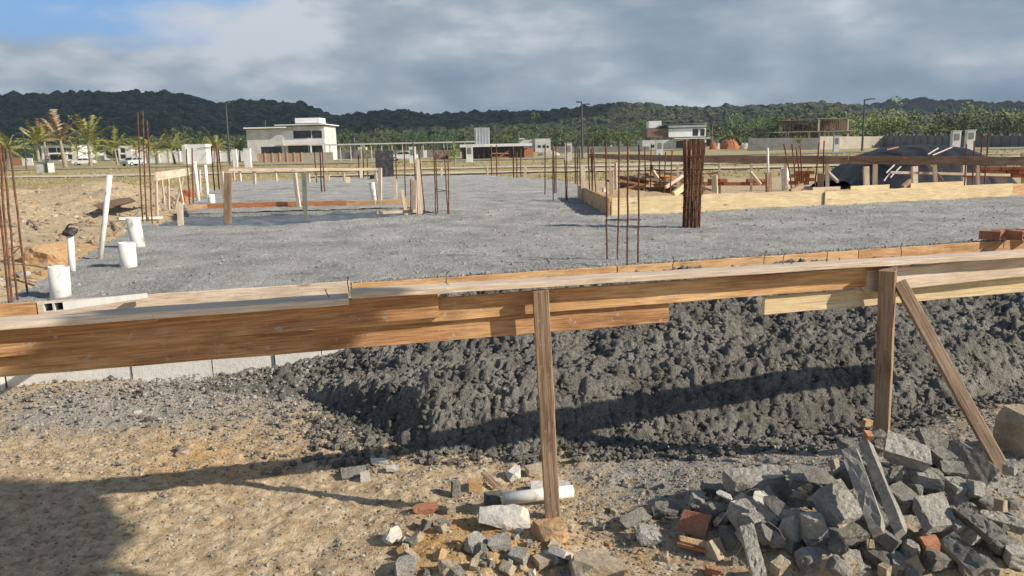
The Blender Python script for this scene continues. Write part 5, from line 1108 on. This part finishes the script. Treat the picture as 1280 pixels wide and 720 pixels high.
# ================================================================ PALMS
def palm(px, by, ty, D, R, cm, lab, grp=None, n=15, upr=.5, spread=1.0, var=0):
    n = int(n*1.15); upr = upr-.15
    D = autoD(px, by)
    a = dp(px, by, D); a.z = float(th(a.x, D))-.1; top = dp(px, ty, D).z; H = top-a.z; R.random()
    r0 = empty('palm_tree', a, lab, 'palm tree', grp); th_ = H*R.uniform(.42, .52); lean = Vector((R.uniform(-.3, .3), R.uniform(-.3, .3), 0))
    tr_ = [a, a+ZV*th_*.35+lean*.3, a+ZV*th_*.7+lean*.7, a+ZV*th_+lean]
    MB().tube(tr_, .24*H/7+.03, 9, .13*H/7).build('trunk', M_TRUNK, r0); c = tr_[-1]; L = (H-th_)*spread; mb = MB()
    for k in range(n):
        az = k*2.399+R.uniform(-.3, .3); el = R.uniform(upr-.25, 1.35); l = L*R.uniform(.85, 1.15); d = Vector((math.cos(az)*math.cos(el), math.sin(az)*math.cos(el), math.sin(el))); pts = []
        dro = R.uniform(.2, .5)*(1.3-el*.7)
        for i in range(11):
            u = i/10; pts.append(c+d*l*u+Vector((d.x, d.y, 0))*l*.12*u*u-ZV*dro*l*u*u)
        mb.tube(pts, .035*H/7, 3, .01, cap=False)
        for i in range(2, 11):
            for s in (-1, 1):
                for j in range(2):
                    p = pts[i-1].lerp(pts[i], j*.5); t = (pts[i]-pts[i-1]).normalized(); sd_ = t.cross(ZV); sd_ = sd_.normalized() if sd_.length > .05 else Vector((1, 0, 0))
                    ll = l*.14*(1-.45*abs(i/10-.45))*R.uniform(.7, 1.3); q = p+(sd_*s*.75+t*.6-ZV*R.uniform(.1, .6)).normalized()*ll; w = t*.045*H/7*1.9
                    mb.add([p-w, p+w, q+w*.3, q-w*.3], [(0, 1, 2, 3)])
    mb.build('crown', cm, r0)
R = random.Random(5)
for (px, by, ty, D, m, n, up, sp, lab) in [
 (10, 213, 159, 78, M_PALM, 16, .3, 1.0, 'green palm cut by the left edge of the picture'),
 (50, 210, 146, 82, M_PALM, 14, .45, 1.05, 'green and brown palm standing behind the utility box'),
 (60, 208, 136, 90, M_PALMD, 9, .9, .85, 'dry brown palm just right of the utility box'),
 (82, 209, 130, 92, M_PALMD, 8, .95, .9, 'tallest dry brown palm with upright fronds'),
 (98, 206, 168, 95, M_PALM, 14, .2, 1.0, 'low green palm before the two-storey white house'),
 (114, 207, 146, 90, M_PALM, 13, .4, 1.05, 'tall green palm with a white-painted trunk'),
 (121, 205, 172, 100, M_PALM, 13, .2, 1.0, 'small palm just right of the white-trunked one'),
 (147, 206, 166, 95, M_PALM, 15, .3, 1.0, 'spreading palm in front of the boxy white house'),
 (172, 205, 172, 105, M_PALM, 14, .3, 1.0, 'palm behind the silver car'),
 (185, 204, 170, 110, M_PALM, 14, .3, 1.0, 'small palm just right of the silver car'),
 (196, 205, 167, 105, M_PALM, 15, .3, 1.0, 'leafy palm left of the white gate wall'),
 (219, 205, 165, 105, M_PALM, 15, .3, 1.0, 'leafy palm touching the white gate wall'),
 (232, 203, 172, 125, M_PALM, 13, .3, 1.0, 'palm rising behind the white gate wall'),
 (268, 205, 170, 110, M_PALM, 15, .3, 1.0, 'full palm right of the white gate wall'),
 (300, 202, 174, 120, M_PALM, 16, .2, 1.1, 'broad palm just left of the white house'),
 (250, 203, 176, 150, M_PALM, 12, .3, 1.0, 'low palm behind the top of the gate wall'),
 (430, 198, 174, 150, M_PALM, 13, .3, 1.0, 'dull palm right of the white house'),
 (458, 198, 177, 145, M_PALM, 14, .3, 1.1, 'low yellowish palm left of the speckled panel'),
 (786, 190, 167, 110, M_LEAFY, 13, .2, 1.0, 'small bright yellow-green palm in the middle of the field'),
 (998, 190, 168, 75, M_PALM, 12, .3, 1.0, 'small palm before the unfinished house'),
 (903, 180, 156, 210, M_PALM, 14, .3, 1.0, 'palm behind the pale lamp post'), (918, 180, 159, 215, M_PALM, 14, .3, 1.1, 'palm above the big red brick heap')]:
    if 110 < px < 320: ty -= 4; sp *= 1.2
    palm(px, by, ty, D, R, m, lab, 'palms along the far road' if px < 310 else None, n, up, sp)
# ================================================================ TREES
def leafcrown(mb, c, rx, rz, n, s, R, clumps=9):
    cl = [(c+Vector((R.gauss(0, .5)*rx, R.gauss(0, .5)*rx, R.gauss(0, .42)*rz)), R.uniform(.3, .55)) for _ in range(clumps)]
    for i in range(n):
        cc, k = cl[R.randrange(clumps)]; d = Vector((R.gauss(0, 1), R.gauss(0, 1), R.gauss(0, 1))).normalized()*R.uniform(.55, 1)*k; p = cc+Vector((d.x*rx, d.y*rx, d.z*rz))
        u = Vector((R.gauss(0, 1), R.gauss(0, 1), R.gauss(0, 1))).normalized(); v = u.orthogonal().normalized(); q = s*R.uniform(.6, 1.3); mb.add([p-u*q, p+v*q*.5, p+u*q, p-v*q*.5], [(0, 1, 2, 3)])
def tree(x, y, H, rad, m, lab, grp, R, n=420, s=.32, cat='tree', name='tree', trunk=.35, clumps=9):
    g = Vector((x, y, float(th(x, y))-.1)); r0 = empty(name, g, lab, cat, grp); c = g+ZV*H*(.62); MB().tube([g, g+ZV*H*trunk+Vector((.1, 0, 0)), g+ZV*H*.75], .022*H+.03, 7, .01*H).build('trunk', M_TRUNK, r0)
    mb = MB(); leafcrown(mb, c, rad, H*.42, n, s, R, clumps); mb.build('crown', m, r0)
R = random.Random(77); k = 0
def treeline(x0, x1, step, D0, D1, h0, h1, mats, lab, grp, seed):
    R = random.Random(seed); px = x0
    while px < x1:
        D = R.uniform(D0, D1); H = R.uniform(h0, h1); p = dp(px, 180, D); k_ = R.randrange(len(mats))
        tree(p.x, D, H, H*R.uniform(.42, .6), mats[k_], lab, grp, R, 380, .045*H+.05); px += step*R.uniform(.7, 1.3)
treeline(1066, 1300, 9, 185, 215, 6, 9.5, [M_LEAFY, M_LEAF, M_LEAFY], 'bright leafy tree in the row behind the long grey wall at the right', 'bright trees behind the right wall', 1)
treeline(1180, 1310, 11, 175, 185, 6, 8.5, [M_LEAFD, M_LEAF], 'dark bushy tree in front of the bright row at the far right', 'dark bushes at the far right', 2)
treeline(890, 985, 10, 220, 250, 7, 10, [M_LEAF, M_LEAFD], 'dark leafy tree between the modern house and the unfinished house', 'trees between the two right houses', 3)
treeline(968, 1066, 11, 215, 240, 8, 11, [M_LEAFD, M_LEAF], 'dark tree behind the unfinished house', 'trees behind the unfinished house', 4)
treeline(640, 812, 10, 240, 280, 6, 9, [M_LEAFD, M_LEAFD, M_LEAF], 'dark tree along the foot of the middle hill', 'trees at the foot of the middle hill', 5)
treeline(410, 640, 11, 240, 280, 6, 8.5, [M_LEAFD, M_LEAFD], 'dark tree along the hill foot behind the long shed', 'trees behind the long shed', 6)
treeline(-20, 310, 12, 250, 290, 7, 10, [M_LEAFD, M_LEAFD], 'dark tree at the foot of the left hill behind the white houses', 'trees behind the left houses', 7)
p = dp(568, 200, 62); tree(p.x, 62, 2.1, .62, M_LEAFY, 'bright leafy sapling beside the white pillar', None, random.Random(4), 260, .09, 'sapling', 'sapling', .5, 6)
# grass tufts
def tufts(n, seed, reg):
    R = np.random.RandomState(seed); V = []; Fc = []; k = 0
    for i in range(n):
        y = reg[2]+(reg[3]-reg[2])*R.rand()**1.5; x = R.uniform(-.75, .8)*y; g = float(vn(x, y, 5, 7))
        if R.rand() > .45+g or (y < 27 and left_x(y)-x < 1): continue
        z = float(th(x, y))
        if R.rand() < .5*math.exp(-((y-37)/3)**2): continue
        h = R.uniform(.03, .10)*(1+y/90)
        for b in range(4):
            a = R.uniform(0, 6.28); dx, dy = math.cos(a), math.sin(a); w = .012*(1+y/30); o_ = R.uniform(-.12, .12, 2)
            V += [(x+o_[0]-dy*w, y+o_[1]+dx*w, z-.02), (x+o_[0]+dy*w, y+o_[1]-dx*w, z-.02), (x+o_[0]+dx*h*.5, y+o_[1]+dy*h*.5, z+h)]; Fc.append((k, k+1, k+2)); k += 3
    return npmesh('grass', V, Fc)
TUF = True
ident(mesh_obj('grass', tufts(9000, 3, (25, 0, 27, 105)), M_GRASS), 'dry yellow-green grass over the field beyond the slab', 'grass', None, 'stuff')
# ================================================================ HILLS with forest
def hill(nm, prof, D0, D1, back, seed, step=3.0, depth=500):
    """prof: (px, py) crest; foot at D0, crest at D1"""
    px = np.arange(prof[0][0], prof[-1][0]+1, 4.0); cy = np.interp(px, [p[0] for p in prof], [p[1] for p in prof])
    cz = np.array([dp(a, b, D1).z for a, b in zip(px, cy)])-7.0; cxu = np.array([dp(a, 180, 1.0).x for a in px]); nv = 34
    v = np.linspace(0, 1.35, nv); U, Vv = np.meshgrid(cxu, v); CZ = np.broadcast_to(cz, U.shape); Yy = D0+(D1-D0)*Vv; Xx = U*Yy
    pr = np.where(Vv <= 1, np.sin(np.clip(Vv, 0, 1)*math.pi/2)**1.25, 1-.9*(Vv-1))
    Zz = CZ*pr*(1+.16*fbm(Xx, Yy, 160, 3, seed)*np.sin(np.clip(Vv, 0, 1)*math.pi))-1
    me = npmesh(nm, np.stack([Xx.ravel(), Yy.ravel(), Zz.ravel()], 1), gridfaces(len(px), nv), True); ident(mesh_obj(nm, me, M_HILL), kind='structure'); return Xx, Yy, Zz
M_HILL = simple('hill_soil', [(.3, (.025, .035, .018)), (.7, (.045, .058, .028))], .05, 1, .5, .95)
HILLS = [
 ('hill', [(-1100, 165), (-800, 140), (-500, 122), (-160, 114), (-60, 116), (0, 119), (14, 121), (40, 120), (100, 117.5), (160, 116), (215, 117), (240, 120), (268, 128), (285, 129), (300, 128), (330, 126), (370, 128), (388, 131), (408, 142), (440, 150), (480, 160), (520, 172)], 430, 820, 0, 1, 19000, (3.4, 6.0)),
 ('hill', [(380, 160), (400, 146), (430, 144), (450, 142), (470, 140), (485, 137), (508, 137), (525, 141), (560, 143), (585, 140), (640, 139), (690, 138), (720, 134), (760, 130), (800, 128), (830, 131), (880, 132), (930, 131), (980, 129), (1040, 128.5), (1065, 131), (1085, 136), (1120, 146), (1180, 158), (1240, 168)], 380, 700, 0, 2, 14000, (2.8, 4.8)),
 ('hill', [(1040, 150), (1075, 133), (1090, 131), (1130, 127), (1160, 126.5), (1200, 128.5), (1250, 129), (1300, 131), (1400, 133), (1700, 130), (2100, 140), (2500, 165)], 560, 1000, 0, 5, 11000, (4.5, 7))]
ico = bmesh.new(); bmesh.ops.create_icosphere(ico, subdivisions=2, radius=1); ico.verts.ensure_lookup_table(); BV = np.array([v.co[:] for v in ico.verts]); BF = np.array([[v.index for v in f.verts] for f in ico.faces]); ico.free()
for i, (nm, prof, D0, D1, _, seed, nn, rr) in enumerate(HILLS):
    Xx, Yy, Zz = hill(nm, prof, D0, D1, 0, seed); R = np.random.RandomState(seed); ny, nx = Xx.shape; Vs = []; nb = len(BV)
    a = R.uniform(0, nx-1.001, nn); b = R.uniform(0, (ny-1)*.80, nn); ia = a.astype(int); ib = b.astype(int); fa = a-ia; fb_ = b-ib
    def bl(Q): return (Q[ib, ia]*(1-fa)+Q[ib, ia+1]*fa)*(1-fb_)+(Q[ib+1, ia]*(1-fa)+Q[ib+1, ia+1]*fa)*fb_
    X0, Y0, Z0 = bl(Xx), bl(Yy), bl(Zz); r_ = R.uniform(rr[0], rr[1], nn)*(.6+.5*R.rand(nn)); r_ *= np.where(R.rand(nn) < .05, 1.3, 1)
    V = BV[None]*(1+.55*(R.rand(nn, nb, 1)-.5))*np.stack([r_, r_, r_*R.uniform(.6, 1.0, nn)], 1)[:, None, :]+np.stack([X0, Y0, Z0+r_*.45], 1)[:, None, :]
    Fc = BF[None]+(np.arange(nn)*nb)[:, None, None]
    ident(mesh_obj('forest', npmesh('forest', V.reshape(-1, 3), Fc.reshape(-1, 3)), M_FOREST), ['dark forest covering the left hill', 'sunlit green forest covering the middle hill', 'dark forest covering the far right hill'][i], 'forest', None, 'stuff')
# ================================================================ SKY, SUN, ADDED CLOUDS AND OFF-FRAME TREE, CAMERA
SAZ = math.atan2(.947, -.32); SEL = math.radians(30)
w = bpy.data.worlds.new('World'); SC.world = w; w.use_nodes = True; nt = w.node_tree; bg = nt.nodes['Background']; bg.inputs[1].default_value = .10
sky = nt.nodes.new('ShaderNodeTexSky'); sky.sky_type = 'NISHITA'; sky.sun_disc = False; sky.sun_elevation = SEL; sky.sun_rotation = SAZ; sky.air_density = 1.0; sky.dust_density = .6; sky.ozone_density = 1.6
tc = nt.nodes.new('ShaderNodeTexCoord'); V_ = tc.outputs['Generated']
def mth(op, a, b=None):
    n = nt.nodes.new('ShaderNodeMath'); n.operation = op
    for i, v in enumerate((a, b)):
        if v is None: continue
        if hasattr(v, 'links'): nt.links.new(v, n.inputs[i])
        else: n.inputs[i].default_value = v
    return n.outputs[0]
sep = nt.nodes.new('ShaderNodeSeparateXYZ'); nt.links.new(V_, sep.inputs[0])
mp = nt.nodes.new('ShaderNodeMapping'); nt.links.new(V_, mp.inputs[0]); mp.inputs['Scale'].default_value = (1, 1, 2.6); mp.inputs['Location'].default_value = (.37, .2, .15)
n1 = noise(nt, mp.outputs[0], 4.2, 7, .5); n2 = noise(nt, mp.outputs[0], 1.4, 4, .5); n3 = noise(nt, mp.outputs[0], 7.5, 7, .52)
# shade of the cloud: light on the left, darker grey-blue to the right and near the horizon
t1 = mth('ADD', mth('MULTIPLY', n1, .75), mth('MULTIPLY', n3, .45)); t1 = mth('ADD', t1, mth('MULTIPLY', n2, .2))
t1 = mth('SUBTRACT', t1, mth('MULTIPLY', sep.outputs[0], .13)); t1 = mth('ADD', t1, mth('MULTIPLY', sep.outputs[2], .25))
K = 10
cl = ramp(nt, t1, [(.52, (.16, .23, .30)), (.65, (.24, .31, .38)), (.76, (.36, .42, .48)), (.86, (.60, .64, .69))])
# blue gap at the upper left
gx = mth('SUBTRACT', sep.outputs[0], -.52); gz = mth('SUBTRACT', sep.outputs[2], .20)
gd = mth('ADD', mth('MULTIPLY', mth('MULTIPLY', gx, gx), 9), mth('MULTIPLY', mth('MULTIPLY', gz, gz), 110))
gm = ramp(nt, mth('ADD', gd, mth('MULTIPLY', mth('SUBTRACT', n3, .5), 1.6)), [(.25, (1, 1, 1)), (.75, (0, 0, 0))])
mul = nt.nodes.new('ShaderNodeVectorMath'); mul.operation = 'SCALE'; nt.links.new(cl, mul.inputs[0]); mul.inputs['Scale'].default_value = 9.0
blue = mix(nt, .8, sky.outputs[0], (1.9, 3.9, 7.2))
col = mix(nt, gm, mul.outputs[0], blue)
# the cloud deck lies ahead; behind the viewer and overhead the sky is clear
side = mth('ADD', mth('SUBTRACT', sep.outputs[1], mth('MULTIPLY', sep.outputs[2], .9)), mth('MULTIPLY', mth('SUBTRACT', n1, .5), .5))
col = mix(nt, ramp(nt, side, [(.0, (1, 1, 1)), (.40, (0, 0, 0))]), col, mix(nt, .25, sky.outputs[0], (1.2, 1.5, 1.9)))
nt.links.new(col, bg.inputs[0])
sd = bpy.data.lights.new('sun', 'SUN'); sd.energy = 5.0; sd.angle = math.radians(.53); sd.color = (1.0, .90, .76); so = bpy.data.objects.new('sun', sd); COL.objects.link(so)
sv = Vector((.947*math.cos(SEL), -.32*math.cos(SEL), math.sin(SEL))); so.rotation_euler = sv.to_track_quat('Z', 'Y').to_euler(); so.location = (20, -10, 30)
# unseen clouds added to keep the left and the far right hill in shade
def cloud(c, r, seed):
    bm = bmesh.new(); bmesh.ops.create_icosphere(bm, subdivisions=5, radius=1); P = np.array([v.co[:] for v in bm.verts]); d = fbm(P[:, 0]+P[:, 2]*.7, P[:, 1]-P[:, 2]*.6, .6, 4, seed)
    for v, e in zip(bm.verts, d): v.co = Vector((v.co.x*r[0], v.co.y*r[1], v.co.z*r[2]))*(1+.55*float(e))
    me = bpy.data.meshes.new('cloud'); bm.to_mesh(me); bm.free(); me.polygons.foreach_set('use_smooth', [True]*len(me.polygons)); ident(mesh_obj('cloud', me, M_CLOUD, None, Matrix.Translation(c)), kind='structure')
M_CLOUD = simple('cloud_vapour', [(.3, (.8, .8, .82)), (.7, (.85, .85, .86))], .01, 1, 0, 1)
cloud(Vector((-370, 760, 30))+sv*1250, (430, 300, 70), 3)
cloud(Vector((560, 900, 30))+sv*1300, (300, 190, 60), 9)
# tree added outside the picture to shade the left boards and lower left ground
R = random.Random(9)
def added_shade_tree():
    c = Vector((-.947*3.55+.32*2.2, .32*3.55+.947*2.2, 0))+sv*9; g = Vector((c.x, c.y, 0)); r0 = empty('shade_tree', g, 'leafy tree standing behind and to the right of the viewpoint', 'tree'); MB().tube([g-ZV*.2, g+ZV*2+Vector((.05, 0, 0)), g+ZV*c.z], .05, 10, .025).build('trunk', M_TRUNK, r0)
    mb = MB()
    for i in range(3000):
        d = Vector((R.gauss(0, 1), R.gauss(0, 1), R.gauss(0, 1))).normalized()*R.uniform(.2, 1)**.5; p = c+Vector((d.x*.55, d.y*.60, d.z*.42)); u = Vector((R.gauss(0, 1), R.gauss(0, 1), R.gauss(0, 1))).normalized(); v = u.orthogonal().normalized(); q = .07*R.uniform(.7, 1.3)
        mb.add([p-u*q, p+v*q*.6, p+u*q, p-v*q*.6], [(0, 1, 2, 3)])
    mb.build('crown', M_LEAF, r0)
added_shade_tree()
cd = bpy.data.cameras.new('camera'); cd.sensor_width = 36; cd.lens = F/1280*36; cd.clip_start = .05; cd.clip_end = 8000
co = bpy.data.objects.new('camera', cd); COL.objects.link(co); co.matrix_world = Matrix.Translation((0, 0, CH)) @ CR.to_4x4(); SC.camera = co
vs_ = SC.view_settings; vs_.view_transform = 'Standard'; vs_.look = 'None'; vs_.exposure = 0.28; vs_.gamma = 1
SC.cycles.max_bounces = 6; SC.cycles.use_denoising = True

hz_ = bpy.data.materials.new('haze_air'); hz_.use_nodes = True; hn = hz_.node_tree; hn.nodes.clear()
ho = hn.nodes.new('ShaderNodeOutputMaterial'); hv = hn.nodes.new('ShaderNodeVolumePrincipled'); hv.inputs['Color'].default_value = (.62, .78, 1, 1); hv.inputs['Density'].default_value = .00018; hv.inputs['Anisotropy'].default_value = .2
hn.links.new(hv.outputs[0], ho.inputs['Volume'])
ident(MB().box(-1500, 1500, -300, 1700, -3, 220).build('haze', hz_), kind='stuff')
